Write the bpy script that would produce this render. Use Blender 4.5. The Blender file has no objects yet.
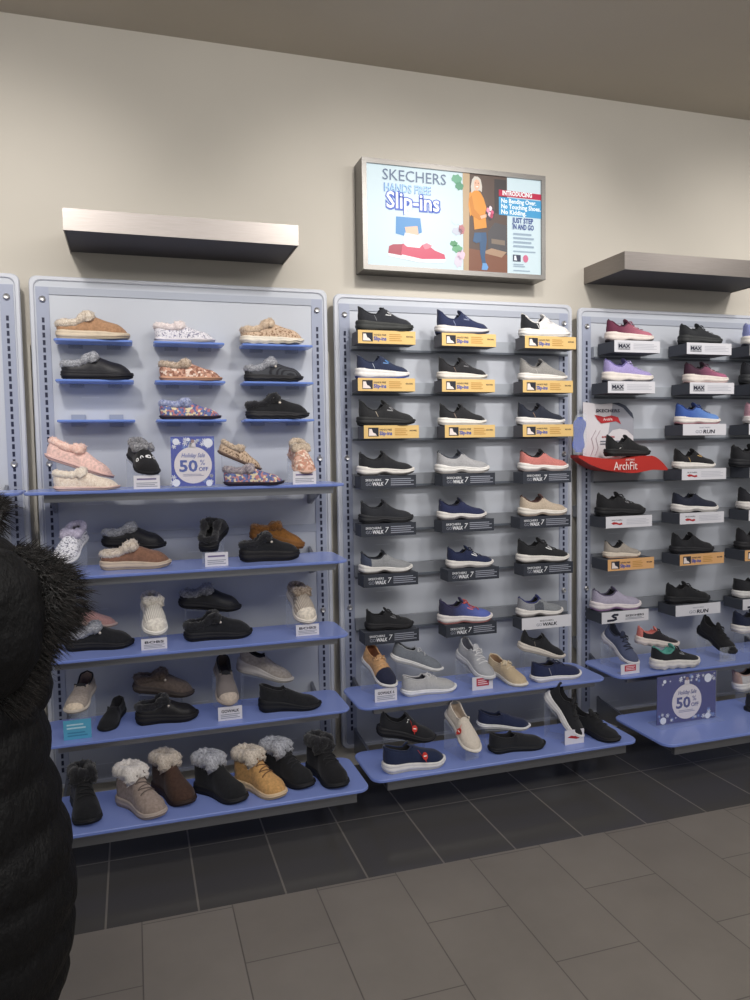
import bpy, bmesh, math, random
from mathutils import Vector, Matrix, noise
random.seed(7)
scn = bpy.context.scene
COL = scn.collection
R = math.radians

# ------------------------------------------------------------------ helpers
def lin(c):
    out = []
    for v in c[:3]:
        v = v / 255.0
        out.append(v / 12.92 if v <= 0.04045 else ((v + 0.055) / 1.055) ** 2.4)
    return (out[0], out[1], out[2], 1.0)

def interp(keys, t):
    n = len(keys)
    if t <= keys[0][0]: return keys[0][1]
    if t >= keys[-1][0]: return keys[-1][1]
    for i in range(n - 1):
        if keys[i][0] <= t <= keys[i + 1][0]: break
    def slope(k):
        if k == 0 or k == n - 1:
            a, b = (0, 1) if k == 0 else (n - 2, n - 1)
            return (keys[b][1] - keys[a][1]) / (keys[b][0] - keys[a][0])
        s0 = (keys[k][1] - keys[k - 1][1]) / (keys[k][0] - keys[k - 1][0])
        s1 = (keys[k + 1][1] - keys[k][1]) / (keys[k + 1][0] - keys[k][0])
        return 0.0 if s0 * s1 <= 0 else (s0 + s1) / 2
    h = keys[i + 1][0] - keys[i][0]
    u = (t - keys[i][0]) / h
    m0, m1 = slope(i) * h, slope(i + 1) * h
    return ((2*u**3 - 3*u*u + 1) * keys[i][1] + (u**3 - 2*u*u + u) * m0
            + (-2*u**3 + 3*u*u) * keys[i + 1][1] + (u**3 - u*u) * m1)

class MB:
    """collects faces and links them as one mesh object"""
    def __init__(self): self.v, self.f, self.m = [], [], []
    def add(self, verts, faces, mi=0):
        o = len(self.v)
        self.v += [tuple(p) for p in verts]
        for k, f in enumerate(faces):
            self.f.append([o + i for i in f])
            self.m.append(mi[k] if isinstance(mi, list) else mi)
    def grid(self, rows, cu=False, cv=False, mi=0):
        nr, nc = len(rows), len(rows[0])
        vs = [p for r in rows for p in r]
        fs, ms = [], []
        for i in range(nr if cu else nr - 1):
            for j in range(nc if cv else nc - 1):
                a, b = i, (i + 1) % nr
                c, d = j, (j + 1) % nc
                fs.append([a*nc + c, a*nc + d, b*nc + d, b*nc + c])
                ms.append(mi(i, j) if callable(mi) else mi)
        self.add(vs, fs, ms)
    def box(self, x0, x1, y0, y1, z0, z1, mi=0):
        vs = [(x, y, z) for z in (z0, z1) for y in (y0, y1) for x in (x0, x1)]
        self.add(vs, [(0,2,3,1), (4,5,7,6), (0,1,5,4), (2,6,7,3), (0,4,6,2), (1,3,7,5)], mi)
    def cap(self, ring, mi=0, flip=False):
        f = list(range(len(ring)))
        self.add(ring, [f[::-1] if flip else f], mi)
    def loops(self, rings, mi=0, caps=(True, True)):
        self.grid(rings, cv=True, mi=mi)
        if caps[0]: self.cap(rings[0], mi if not callable(mi) else 0, True)
        if caps[1]: self.cap(rings[-1], mi if not callable(mi) else 0)
    def tube(self, path, r, n=8, closed=False, mi=0, flat=1.0, up=(0, 0, 1), caps=True):
        P = [Vector(p) for p in path]
        N = len(P); rings = []
        for i, p in enumerate(P):
            a = P[(i - 1) % N] if (closed or i > 0) else p
            b = P[(i + 1) % N] if (closed or i < N - 1) else p
            t = (b - a)
            if t.length < 1e-9: t = Vector((1, 0, 0))
            t.normalize()
            u = Vector(up)
            s = t.cross(u)
            if s.length < 1e-3: s = t.cross(Vector((1, 0.1, 0)))
            s.normalize(); w = s.cross(t)
            rr = r(i / max(1, N - 1)) if callable(r) else (r[i] if isinstance(r, list) else r)
            rings.append([p + (s * math.cos(q) + w * math.sin(q) * flat) * rr
                          for q in (2 * math.pi * k / n for k in range(n))])
        self.grid(rings, cu=closed, cv=True, mi=mi)
        if not closed and caps:
            self.cap(rings[0], mi, False); self.cap(rings[-1], mi, True)
        return rings
    def rslab(self, x0, x1, y0, y1, z0, z1, r=0.02, ch=0.003, axis='z', mi=0, n=5):
        """rounded-corner slab, extruded along axis, with a small chamfer"""
        def ring(ins, h):
            pts = []
            a0, a1, b0, b1 = x0 + ins, x1 - ins, y0 + ins, y1 - ins
            rr = max(r - ins, 1e-4)
            for (cx, cy, s) in ((a1 - rr, b1 - rr, 0), (a0 + rr, b1 - rr, 90), (a0 + rr, b0 + rr, 180), (a1 - rr, b0 + rr, 270)):
                for k in range(n + 1):
                    q = R(s + 90 * k / n)
                    pts.append((cx + rr * math.cos(q), cy + rr * math.sin(q), h))
            if axis == 'y': pts = [(p[0], p[2], p[1]) for p in pts]
            return pts
        self.loops([ring(ch, z0), ring(0, z0 + ch), ring(0, z1 - ch), ring(ch, z1)], mi)
    def prism(self, poly, h0, h1, axis='y', mi=0):
        def pt(p, h): return (p[0], h, p[1]) if axis == 'y' else (p[0], p[1], h)
        self.loops([[pt(p, h0) for p in poly], [pt(p, h1) for p in poly]], mi)
    def xform(self, M):
        self.v = [tuple(M @ Vector(p)) for p in self.v]
        return self
    def build(self, name, mats, parent=None, label=None, smooth=True, angle=40, stuff=False):
        me = bpy.data.meshes.new(name)
        me.from_pydata(self.v, [], self.f)
        ms = mats if isinstance(mats, (list, tuple)) else [mats]
        for m in ms: me.materials.append(m)
        if len(ms) > 1: me.polygons.foreach_set('material_index', self.m)
        bm = bmesh.new(); bm.from_mesh(me)
        bmesh.ops.remove_doubles(bm, verts=bm.verts, dist=1e-6)
        bmesh.ops.recalc_face_normals(bm, faces=bm.faces)
        bm.to_mesh(me); bm.free()
        if smooth:
            me.polygons.foreach_set('use_smooth', [True] * len(me.polygons))
            me.set_sharp_from_angle(angle=R(angle))
        me.update()
        o = bpy.data.objects.new(name, me); COL.objects.link(o)
        if parent: o.parent = parent
        if label: o['label'] = label
        return o

def thing(name, label, cat, loc=(0, 0, 0), rot=(0, 0, 0), group=None):
    o = bpy.data.objects.new(name, None); COL.objects.link(o)
    o.empty_display_size = 0.05
    o.location = loc; o.rotation_euler = rot
    o['label'] = label; o['category'] = cat
    if group: o['group'] = group
    return o

def tag(o, label, cat, group=None):
    o['label'] = label; o['category'] = cat
    if group: o['group'] = group
    return o

def struct(o): o['kind'] = 'structure'; return o

def text_mesh(txt, size, bold=0.0, extrude=0.0004, shear=0.0, sx=1.0, align='CENTER'):
    """lettering as a mesh in the XZ plane facing -Y, baseline at z=0"""
    cu = bpy.data.curves.new('lettering', 'FONT')
    cu.body = txt; cu.size = size; cu.align_x = align; cu.offset = bold * size
    cu.extrude = extrude; cu.shear = shear; cu.resolution_u = 2
    o = bpy.data.objects.new('lettering', cu); COL.objects.link(o)
    dg = bpy.context.evaluated_depsgraph_get()
    me = bpy.data.meshes.new_from_object(o.evaluated_get(dg))
    bpy.data.objects.remove(o); bpy.data.curves.remove(cu)
    me.transform(Matrix.Rotation(R(90), 4, 'X') @ Matrix.Diagonal((sx, 1, 1, 1)))
    return me

_tm = {}
def lettering(txt, size, m, parent, loc, bold=0.0, shear=0.0, sx=1.0, align='CENTER', name='lettering', ex=0.0004, width=None):
    key = (txt, size, bold, shear, sx, align, ex, m.name, width)
    if key not in _tm:
        me = text_mesh(txt, size, bold, ex, shear, sx, align)
        if width:
            xs = [v.co.x for v in me.vertices]
            k = width / (max(xs) - min(xs))
            me.transform(Matrix.Diagonal((k, 1, 1, 1)))
        me.materials.clear(); me.materials.append(m); _tm[key] = me
    o = bpy.data.objects.new(name, _tm[key]); COL.objects.link(o)
    o.parent = parent; o.location = loc
    return o

# ------------------------------------------------------------------ materials
_mats = {}
def _new(name):
    m = bpy.data.materials.new(name); m.use_nodes = True
    nt = m.node_tree
    b = nt.nodes['Principled BSDF']
    return m, nt, b

def _coords(nt, scale, kind='Object'):
    tc = nt.nodes.new('ShaderNodeTexCoord'); mp = nt.nodes.new('ShaderNodeMapping')
    mp.inputs['Scale'].default_value = scale if isinstance(scale, tuple) else (scale,) * 3
    nt.links.new(tc.outputs[kind], mp.inputs['Vector'])
    return mp.outputs['Vector']

def _noise(nt, vec, scale, detail=2.0, rough=0.6):
    n = nt.nodes.new('ShaderNodeTexNoise')
    n.inputs['Scale'].default_value = scale; n.inputs['Detail'].default_value = detail
    n.inputs['Roughness'].default_value = rough
    nt.links.new(vec, n.inputs['Vector'])
    return n

def _ramp(nt, fac, stops, const=False):
    r = nt.nodes.new('ShaderNodeValToRGB')
    if const: r.color_ramp.interpolation = 'CONSTANT'
    e = r.color_ramp.elements
    while len(e) < len(stops): e.new(0.5)
    for k, (p, c) in enumerate(stops):
        e[k].position = p; e[k].color = c
    nt.links.new(fac, r.inputs['Fac'])
    return r.outputs['Color']

def _bump(nt, b, h, strength, dist=0.002):
    bp = nt.nodes.new('ShaderNodeBump')
    bp.inputs['Strength'].default_value = strength; bp.inputs['Distance'].default_value = dist
    nt.links.new(h, bp.inputs['Height']); nt.links.new(bp.outputs['Normal'], b.inputs['Normal'])

def _mul(c, k): return (min(1, c[0]*k), min(1, c[1]*k), min(1, c[2]*k), 1)

def mat(kind, c=(128, 128, 128), c2=None, c3=None):
    key = (kind, tuple(c), tuple(c2) if c2 else None, tuple(c3) if c3 else None)
    if key in _mats: return _mats[key]
    m, nt, b = _new(kind); L = lin(c)
    L2 = lin(c2) if c2 else _mul(L, 0.6)
    L3 = lin(c3) if c3 else _mul(L, 1.4)
    b.inputs['Roughness'].default_value = 0.85
    b.inputs['Specular IOR Level'].default_value = 0.3
    ln = nt.links.new
    if kind in ('knit', 'suede', 'canvas'):
        v = _coords(nt, 1.0)
        sc = {'knit': 420, 'suede': 90, 'canvas': 600}[kind]
        n = _noise(nt, v, sc, 2)
        k = 0.7 if kind == 'knit' else 0.8
        col = _ramp(nt, n.outputs['Fac'], [(0.3, L2 if c2 else _mul(L, k)), (0.7, _mul(L, 1.18))])
        ln(col, b.inputs['Base Color'])
        _bump(nt, b, n.outputs['Fac'], 0.35, 0.0015)
        b.inputs['Roughness'].default_value = 0.92
        b.inputs['Sheen Weight'].default_value = 0.15
    elif kind == 'leather':
        v = _coords(nt, 1.0); n = _noise(nt, v, 150, 2)
        ln(_ramp(nt, n.outputs['Fac'], [(0.3, _mul(L, 0.85)), (0.7, _mul(L, 1.1))]), b.inputs['Base Color'])
        _bump(nt, b, n.outputs['Fac'], 0.2, 0.001)
        b.inputs['Roughness'].default_value = 0.48
    elif kind == 'foam':
        v = _coords(nt, 1.0); n = _noise(nt, v, 35, 2)
        ln(_ramp(nt, n.outputs['Fac'], [(0.3, _mul(L, 0.93)), (0.7, _mul(L, 1.04))]), b.inputs['Base Color'])
        b.inputs['Roughness'].default_value = 0.62
    elif kind == 'fur':
        v = _coords(nt, 1.0)
        n = _noise(nt, v, 95, 4, 0.75); n2 = _noise(nt, v, 420, 2, 0.7)
        a = nt.nodes.new('ShaderNodeMath'); a.operation = 'MULTIPLY_ADD'
        a.inputs[1].default_value = 0.45; ln(n2.outputs['Fac'], a.inputs[0])
        a2 = nt.nodes.new('ShaderNodeMath'); a2.operation = 'MULTIPLY_ADD'
        a2.inputs[1].default_value = 0.55; ln(n.outputs['Fac'], a2.inputs[0]); ln(a.outputs[0], a2.inputs[2])
        a.inputs[2].default_value = 0.0
        ln(_ramp(nt, a2.outputs[0], [(0.36, L2), (0.5, L), (0.64, L3)]), b.inputs['Base Color'])
        _bump(nt, b, a2.outputs[0], 0.5, 0.004)
        b.inputs['Roughness'].default_value = 1.0
        b.inputs['Sheen Weight'].default_value = 0.3
    elif kind == 'grad':        # colour runs from heel (c) to toe (c2)
        tc = nt.nodes.new('ShaderNodeTexCoord'); sp = nt.nodes.new('ShaderNodeSeparateXYZ')
        ln(tc.outputs['Generated'], sp.inputs[0])
        n = _noise(nt, _coords(nt, 1.0), 300, 2)
        a = nt.nodes.new('ShaderNodeMath'); a.operation = 'MULTIPLY_ADD'; a.inputs[1].default_value = 0.25
        ln(n.outputs['Fac'], a.inputs[0]); ln(sp.outputs[0], a.inputs[2])
        ln(_ramp(nt, a.outputs[0], [(0.35, L), (0.85, L2)]), b.inputs['Base Color'])
        _bump(nt, b, n.outputs['Fac'], 0.3, 0.0015)
    elif kind == 'print':       # patches of several colours
        v = _coords(nt, 1.0)
        n = _noise(nt, v, 60, 3, 0.6)
        mx = nt.nodes.new('ShaderNodeMixRGB'); mx.inputs[0].default_value = 0.012; mx.blend_type = 'ADD'
        ln(v, mx.inputs[1]); ln(n.outputs['Color'], mx.inputs[2])
        vo = nt.nodes.new('ShaderNodeTexVoronoi'); vo.inputs['Scale'].default_value = 105
        ln(mx.outputs[0], vo.inputs['Vector'])
        sp = nt.nodes.new('ShaderNodeSeparateColor'); ln(vo.outputs['Color'], sp.inputs[0])
        ex = [L, L2, L3, _mul(L, 0.5), lin((60, 90, 170)), lin((235, 235, 235)), lin((220, 120, 130))] if c3 and sum(c3) % 2 else [L, L2, L3, _mul(L, 0.7), L2, L]
        ln(_ramp(nt, sp.outputs[0], [(k / len(ex), q) for k, q in enumerate(ex)], True), b.inputs['Base Color'])
    elif kind == 'spots':       # animal spots, c ground, c2 spots
        v = _coords(nt, 1.0)
        n = _noise(nt, v, 130, 3, 0.6)
        ln(_ramp(nt, n.outputs['Fac'], [(0.40, L2), (0.47, L), (0.6, L), (0.7, L3)]), b.inputs['Base Color'])
    elif kind == 'ribs':        # ribbed knitwear along the shoe
        v = _coords(nt, 1.0); w = nt.nodes.new('ShaderNodeTexWave')
        w.bands_direction = 'Y'; w.inputs['Scale'].default_value = 45; w.inputs['Distortion'].default_value = 0.6
        ln(v, w.inputs['Vector'])
        ln(_ramp(nt, w.outputs['Fac'], [(0.2, L2), (0.6, L)]), b.inputs['Base Color'])
        _bump(nt, b, w.outputs['Fac'], 0.6, 0.003)
    elif kind == 'metal':
        b.inputs['Base Color'].default_value = L; b.inputs['Metallic'].default_value = 0.85
        n = _noise(nt, _coords(nt, (4, 4, 260)), 3, 3)
        ln(_ramp(nt, n.outputs['Fac'], [(0.3, _mul(L, 0.88)), (0.7, _mul(L, 1.08))]), b.inputs['Base Color'])
        b.inputs['Roughness'].default_value = 0.38
    elif kind == 'plastic':
        b.inputs['Base Color'].default_value = L; b.inputs['Roughness'].default_value = 0.4
    elif kind == 'paper':
        b.inputs['Base Color'].default_value = L; b.inputs['Roughness'].default_value = 0.7
    elif kind == 'glow':        # back-lit film of the light box
        b.inputs['Base Color'].default_value = _mul(L, 0.35)
        b.inputs['Emission Color'].default_value = L; b.inputs['Emission Strength'].default_value = 0.70
        b.inputs['Roughness'].default_value = 0.35
    elif kind == 'clear':
        b.inputs['Base Color'].default_value = L; b.inputs['Roughness'].default_value = 0.05
        b.inputs['Alpha'].default_value = 0.05
    elif kind == 'acrylic':     # thin clear plastic
        b.inputs['Base Color'].default_value = L; b.inputs['Roughness'].default_value = 0.08
        b.inputs['Specular IOR Level'].default_value = 0.6
        b.inputs['Alpha'].default_value = 0.16
    elif kind == 'blueglass':   # satin blue glass with a faint blue glow added to its colour
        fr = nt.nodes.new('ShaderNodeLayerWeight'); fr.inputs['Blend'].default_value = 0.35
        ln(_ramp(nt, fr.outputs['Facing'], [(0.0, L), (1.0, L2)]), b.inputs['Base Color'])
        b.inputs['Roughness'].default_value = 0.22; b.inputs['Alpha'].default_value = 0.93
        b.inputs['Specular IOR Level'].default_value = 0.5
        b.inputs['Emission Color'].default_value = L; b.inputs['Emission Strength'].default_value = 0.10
    else:
        b.inputs['Base Color'].default_value = L
    m.name = kind
    _mats[key] = m
    return m

# ------------------------------------------------------------------ shoes
def half_w(t):
    W = interp([(0, .128), (.15, .128), (.35, .115), (.5, .130), (.7, .162), (.84, .158), (1, .13)], t)
    if t < .13: W *= math.sqrt(max(0, 1 - ((.13 - t) / .13) ** 2))
    if t > .76: W *= max(0, 1 - ((t - .76) / .24) ** 2.4) ** 0.55
    return W

def cshift(t, side): return side * (0.030 * math.cos((t - 0.1) * math.pi * 1.25) - 0.005)

STAT = [0, .004, .015, .032, .055, .085, .12, .165, .21, .26, .31, .355, .39, .415, .44, .47, .51, .56, .61, .66, .71, .76, .81, .85, .89, .925, .955, .978, .992, 1.0]

SH = {
 'slipin': dict(zm=[(0, .155), (.3, .145), (.6, .115), (.85, .085), (1, .085)],
    zt=[(0, .42), (.03, .395), (.08, .325), (.15, .272), (.24, .248), (.33, .250), (.39, .29), (.45, .365), (.50, .368), (.57, .318), (.67, .255), (.8, .212), (1, .19)],
    op=(.05, .445), spring=.05, tongue=.055, w=1.0, heelin=.05),
 'walk': dict(zm=[(0, .17), (.25, .135), (.5, .12), (.8, .095), (1, .10)],
    zt=[(0, .375), (.04, .35), (.10, .30), (.18, .268), (.30, .258), (.38, .285), (.44, .345), (.49, .345), (.57, .292), (.68, .24), (.8, .212), (1, .19)],
    op=(.05, .44), spring=.05, tongue=.07, tab=True, w=1.0, arch=.035, heelin=.05),
 'lace': dict(zm=[(0, .165), (.3, .145), (.6, .12), (.85, .095), (1, .095)],
    zt=[(0, .40), (.05, .37), (.12, .31), (.2, .28), (.30, .276), (.37, .32), (.42, .365), (.49, .345), (.6, .272), (.73, .226), (1, .19)],
    op=(.05, .41), spring=.055, tongue=.07, tab=True, laces=4, w=1.0, arch=.02, heelin=.04),
 'clog': dict(zm=[(0, .135), (.3, .13), (.6, .115), (.85, .09), (1, .09)],
    zt=[(0, .22), (.1, .215), (.25, .225), (.38, .30), (.46, .345), (.55, .325), (.7, .27), (.85, .235), (1, .20)],
    op=(.05, .44), spring=.035, w=1.08, fur=.052, heelin=.03),
 'slipper': dict(zm=[(0, .075), (.3, .07), (.6, .065), (.85, .055), (1, .06)],
    zt=[(0, .27), (.1, .255), (.25, .235), (.36, .25), (.44, .295), (.54, .275), (.7, .215), (.85, .18), (1, .15)],
    op=(.05, .42), spring=.025, w=1.08, fur=.052, heelin=.025),
 'loafer': dict(zm=[(0, .10), (.3, .095), (.6, .08), (.85, .065), (1, .07)],
    zt=[(0, .30), (.08, .27), (.2, .228), (.36, .215), (.45, .265), (.52, .26), (.66, .218), (.82, .185), (1, .16)],
    op=(.05, .45), spring=.035, tongue=.012, w=1.0, heelin=.03),
 'wedge': dict(zm=[(0, .21), (.3, .175), (.55, .12), (.8, .085), (1, .085)],
    zt=[(0, .415), (.1, .385), (.25, .325), (.36, .315), (.42, .345), (.52, .305), (.68, .235), (.84, .20), (1, .17)],
    op=(.05, .42), spring=.03, w=1.0, heelin=.03),
 'boat': dict(zm=[(0, .11), (.3, .10), (.6, .085), (.85, .07), (1, .075)],
    zt=[(0, .325), (.1, .295), (.25, .25), (.36, .25), (.42, .30), (.52, .285), (.66, .235), (.82, .20), (1, .17)],
    op=(.05, .42), spring=.04, laces=2, tongue=.03, w=1.02, moc=True, heelin=.03),
 'boot': dict(zm=[(0, .15), (.3, .135), (.6, .115), (.85, .09), (1, .095)],
    zt=[(0, .50), (.1, .50), (.28, .51), (.38, .54), (.44, .52), (.52, .44), (.64, .335), (.8, .27), (1, .22)],
    op=(.05, .40), spring=.045, laces=4, w=1.10, fur=.085, heelin=.03, shaft=True),
}

class Shoe:
    """builds one shoe of unit length along +x (toe), sole on z=0, scaled by L"""
    def __init__(s, kind, L, side=1, over=None):
        s.p = dict(SH[kind]); s.p.update(over or {})
        s.kind, s.L, s.side = kind, L, side
        s.wid = s.p['w'] * 1.12
        s.x0, s.x1 = s.p['heelin'], .968
    def zb(s, t):
        z = 0.0
        if t < .1: z += .03 * ((.1 - t) / .1) ** 2
        if t > .7: z += s.p['spring'] * ((t - .7) / .3) ** 2
        a = s.p.get('arch', 0)
        if a and .28 < t < .58: z += a * math.sin((t - .28) / .30 * math.pi) ** 2
        wv = s.p.get('wave', 0)
        if wv: z += wv * (0.5 - 0.5 * math.cos(t * 2 * math.pi * 5.5))
        return z
    def outline_ring(s, inset, zf, grow=1.0):
        pts = []
        for sd in (-1, 1):
            st = STAT if sd < 0 else STAT[-2:0:-1]
            for t in st:
                w = max(half_w(t) * s.wid * grow - inset, 0)
                x = .5 + (t - .5) * (1 - 2 * inset)
                pts.append((x * s.L, (cshift(t, s.side) + sd * w) * s.L, zf(t) * s.L))
        return pts
    def build_sole(s, root, m_mid, m_out, lab=None):
        zm = lambda t: interp(s.p['zm'], t) + max(0, (t - .7) / .3) ** 2 * s.p['spring'] * .6
        s.zm = zm
        lo = lambda t: s.zb(t) + .026
        mid = lambda a: (lambda t: lo(t) + (zm(t) - lo(t)) * a)
        mb = MB()
        mb.loops([s.outline_ring(.012, lo), s.outline_ring(.0, mid(.14)), s.outline_ring(-.006, mid(.34)),
                  s.outline_ring(.0, mid(.5)), s.outline_ring(.002, mid(.58)), s.outline_ring(-.002, mid(.66)),
                  s.outline_ring(.0, mid(.86)), s.outline_ring(.010, mid(1.0)), s.outline_ring(.05, mid(1.0))])
        mb.build('midsole', m_mid, root, lab, angle=60)
        mb = MB()
        mb.loops([s.outline_ring(.02, s.zb), s.outline_ring(.008, lambda t: s.zb(t) + .006),
                  s.outline_ring(.006, lambda t: s.zb(t) + .024), s.outline_ring(.014, lambda t: s.zb(t) + .028)])
        mb.build('outsole', m_out, root, angle=50)
    # --- upper surface
    def sx(s, t): return s.x0 + (s.x1 - s.x0) * t
    def base(s, t): return s.zm(s.sx(t)) - .012
    def top(s, t):
        z = interp(s.p['zt'], t); b = s.base(t)
        if t > .80: z = b + (z - b) * max(0, 1 - ((t - .80) / .20) ** 2.3) ** .6
        return max(z, b + .004)
    def uw(s, t):
        w = half_w(t) * s.wid * .95
        if s.p.get('shaft') and t < .5: w *= .95
        return w
    def arch(s, t, q):
        """point on the closed surface, q in 0..pi from -y over the top to +y"""
        w, b, h = s.uw(t), s.base(t), s.top(t) - s.base(t)
        c, sn = math.cos(q), math.sin(q)
        e = .62 if t < .9 else .8
        y = -math.copysign(abs(c) ** e, c) * w
        if s.p.get('shaft') and t < .5:
            y = -math.copysign(abs(c) ** .5, c) * w
        z = b + h * abs(sn) ** .82
        # the instep is narrower towards the top
        y *= 1 - .22 * (abs(sn) ** 2) * (1 if t < .85 else .6)
        return Vector((s.sx(t) * s.L, (cshift(s.sx(t), s.side) + y) * s.L, z * s.L))
    def wall(s, t, f, sd, lift=0):
        w, b, h = s.uw(t), s.base(t), s.top(t) - s.base(t)
        lean = .80 if not s.p.get('shaft') else .86
        y = sd * (w * (1 + .05 * math.sin(f * math.pi)) * (1 - (1 - lean) * f ** 1.6) + lift)
        x = s.sx(t) + (1 - t / .12) * .018 * math.sin(f * math.pi) * (-1) * (t < .12)
        if t < .2 and not s.p.get('fur'):       # heel counter leans in and kicks back at the rim
            x += (.2 - t) / .2 * (.02 * f - .025 * max(0, f - .7) / .3)
        return Vector((x * s.L, (cshift(s.sx(t), s.side) + y) * s.L, (b + h * f) * s.L))
    def build_upper(s, root, mats, heel=None, toe=None, side=None, lab=None):
        o0, o1 = s.p['op']; s.rimL, s.rimR = [], []
        M = 23; C = 11
        rows, opened = [], []
        for t in STAT:
            if o0 <= t <= o1:
                row = [None] * M
                for sd, idx in ((-1, lambda j: j), (1, lambda j: M - 1 - j)):
                    for j in range(7): row[idx(j)] = s.wall(t, j / 6, sd)
                    a = row[idx(6)]; L = s.L
                    cy = cshift(s.sx(t), s.side) * L
                    yy = a.y - cy
                    row[idx(7)] = Vector((a.x, cy + yy * .93, a.z + .008 * L))
                    row[idx(8)] = Vector((a.x, cy + yy * .84, a.z + .002 * L))
                    row[idx(9)] = Vector((a.x, cy + yy * .78, a.z - .05 * L))
                    row[idx(10)] = Vector((a.x, cy + yy * .7, (s.base(t) + .03) * L))
                row[C] = Vector((row[10].x, cshift(s.sx(t), s.side) * s.L, (s.base(t) + .025) * s.L))
                s.rimL.append(row[7].copy()); s.rimR.append(row[M - 8].copy())
                opened.append(True)
            else:
                if t < o0:
                    row = []
                    for j in range(M):
                        f = 1 - abs(j - C) / C
                        if f < .55: row.append(s.wall(t, f / .55, -1 if j < C else 1))
                        else:
                            g = (f - .55) / .45
                            p = s.wall(t, 1, -1 if j < C else 1)
                            cy = cshift(s.sx(t), s.side) * s.L
                            row.append(Vector((p.x, cy + (p.y - cy) * (1 - g), p.z + .006 * s.L * g)))
                else:
                    row = [s.arch(t, math.pi * (j / (M - 1))) for j in range(M)]
                opened.append(False)
            rows.append(row)
        def mi(i, j):
            op = opened[i] or opened[min(i + 1, len(rows) - 1)]
            if op and 8 <= j < M - 9 and i + 1 < len(rows): return 1
            t = STAT[i]; f = 1 - abs(j + .5 - C) / C
            if heel and t < heel: return 2
            if toe and t > toe[0] and (f < toe[1] or t > .94): return 3
            if side and side[0] < t < side[1] and f < side[2]: return 3
            return 0
        mb = MB(); mb.grid(rows, mi=mi)
        ms = list(mats) + [mats[0]] * (4 - len(mats))
        s.upper = mb.build('upper', ms, root, lab, angle=70)
        s.throat = o1
    def rim_loop(s, front=True):
        pts = [p for p in reversed(s.rimL)]
        # around the heel
        h = s.wall(.0, 1, 0); pts.append(Vector((h.x + .004 * s.L, h.y, h.z + .006 * s.L)))
        pts += s.rimR
        if front:
            n = 7; t = s.throat + .02
            for k in range(n):
                q = math.pi * (.78 - .56 * k / (n - 1))
                pts.append(s.arch(t, q) + Vector((0, 0, .004 * s.L)))
        return pts
    def build_fur(s, root, m, dense=260, lab=None):
        loop = s.rim_loop(); L = s.L; r = s.p['fur']
        # resample
        seg = [(loop[(i + 1) % len(loop)] - loop[i]).length for i in range(len(loop))]
        tot = sum(seg); n = 44; pts = []; acc = 0; i = 0
        for k in range(n):
            d = tot * k / n
            while acc + seg[i] < d: acc += seg[i]; i += 1
            u = (d - acc) / max(seg[i], 1e-9)
            pts.append(loop[i].lerp(loop[(i + 1) % len(loop)], u))
        pts = [(pts[k - 1] + pts[k] * 2 + pts[(k + 1) % n]) / 4 for k in range(n)]
        cz = sum((p for p in pts), Vector()) / n
        mb = MB(); rng = random.Random(int(L * 1e5) + len(s.kind))
        rr = [r * L * (.86 + .3 * rng.random()) for _ in pts]
        if s.kind in ('clog', 'slipper'):           # thicker over the instep
            rr = [q * (1.35 if p.x > cz.x + .06 * L else 1.0) for q, p in zip(rr, pts)]
        rings = mb.tube(pts, rr, n=10, closed=True, flat=1.12)
        mb2 = MB(); flat = []
        for a, rg in enumerate(rings):
            out = []
            for v in rg:
                d = v - pts[a]; k = 1 + .20 * (noise.noise(v * (70 * .28 / L)) + .5 * noise.noise(v * 150))
                out.append(pts[a] + d * k)
            flat.append(out)
        mb2.grid(flat, cu=True, cv=True)
        for _ in range(dense):
            a, q = rng.randrange(n), rng.randrange(10)
            p = flat[a][q]; d = (p - pts[a]).normalized()
            d = (d + Vector((rng.uniform(-.9, .9), rng.uniform(-.9, .9), rng.uniform(-.7, .6)))).normalized()
            sdv = d.cross(Vector((rng.random() - .5, rng.random() - .5, rng.random() - .5))).normalized()
            ln = L * rng.uniform(.010, .030); w = L * .0055
            b0 = p - d * .012 * L
            mb2.add([b0 + sdv * w, b0 - sdv * w, p + d * ln], [(0, 1, 2)])
        mb2.build('fur_collar', m, root, lab, angle=75)
    def build_collar(s, root, m):
        pts = s.rim_loop(front=False)
        MB_ = MB(); MB_.tube(pts, .014 * s.L, n=6); MB_.build('collar', m, root, angle=80)
    def build_tongue(s, root, m):
        t = s.throat; h = s.p['tongue']; L = s.L
        c = s.arch(t + .015, math.pi / 2)
        P = [c + Vector((.05, 0, -.05)) * L, c + Vector((.012, 0, -.004)) * L, c + Vector((-.018, 0, h * .55)) * L,
             c + Vector((-.036, 0, h * .92)) * L, c + Vector((-.044, 0, h * 1.08)) * L]
        w = s.uw(t) * .60 * L
        rings = []
        for p, k, th in zip(P, (1.0, 1.0, .92, .75, .35), (.03, .034, .030, .022, .010)):
            rings.append([p + Vector((math.cos(q) * th * L, math.sin(q) * w * k, -.25 * w * k * (math.sin(q) ** 2)))
                          for q in (2 * math.pi * i / 12 for i in range(12))])
        mb = MB(); mb.loops(rings); mb.build('tongue', m, root, angle=70)
    def build_tab(s, root, m):
        L = s.L; c = s.wall(.02, 1, 0)
        pts = [c + Vector((x, 0, z)) * L for x, z in ((.01, -.04), (-.012, -.01), (-.016, .022), (.0, .04), (.018, .02), (.016, -.01))]
        mb = MB(); mb.tube(pts, .018 * L, n=6, flat=.3, up=(1, 0, 0)); mb.build('pull_tab', m, root)
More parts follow.
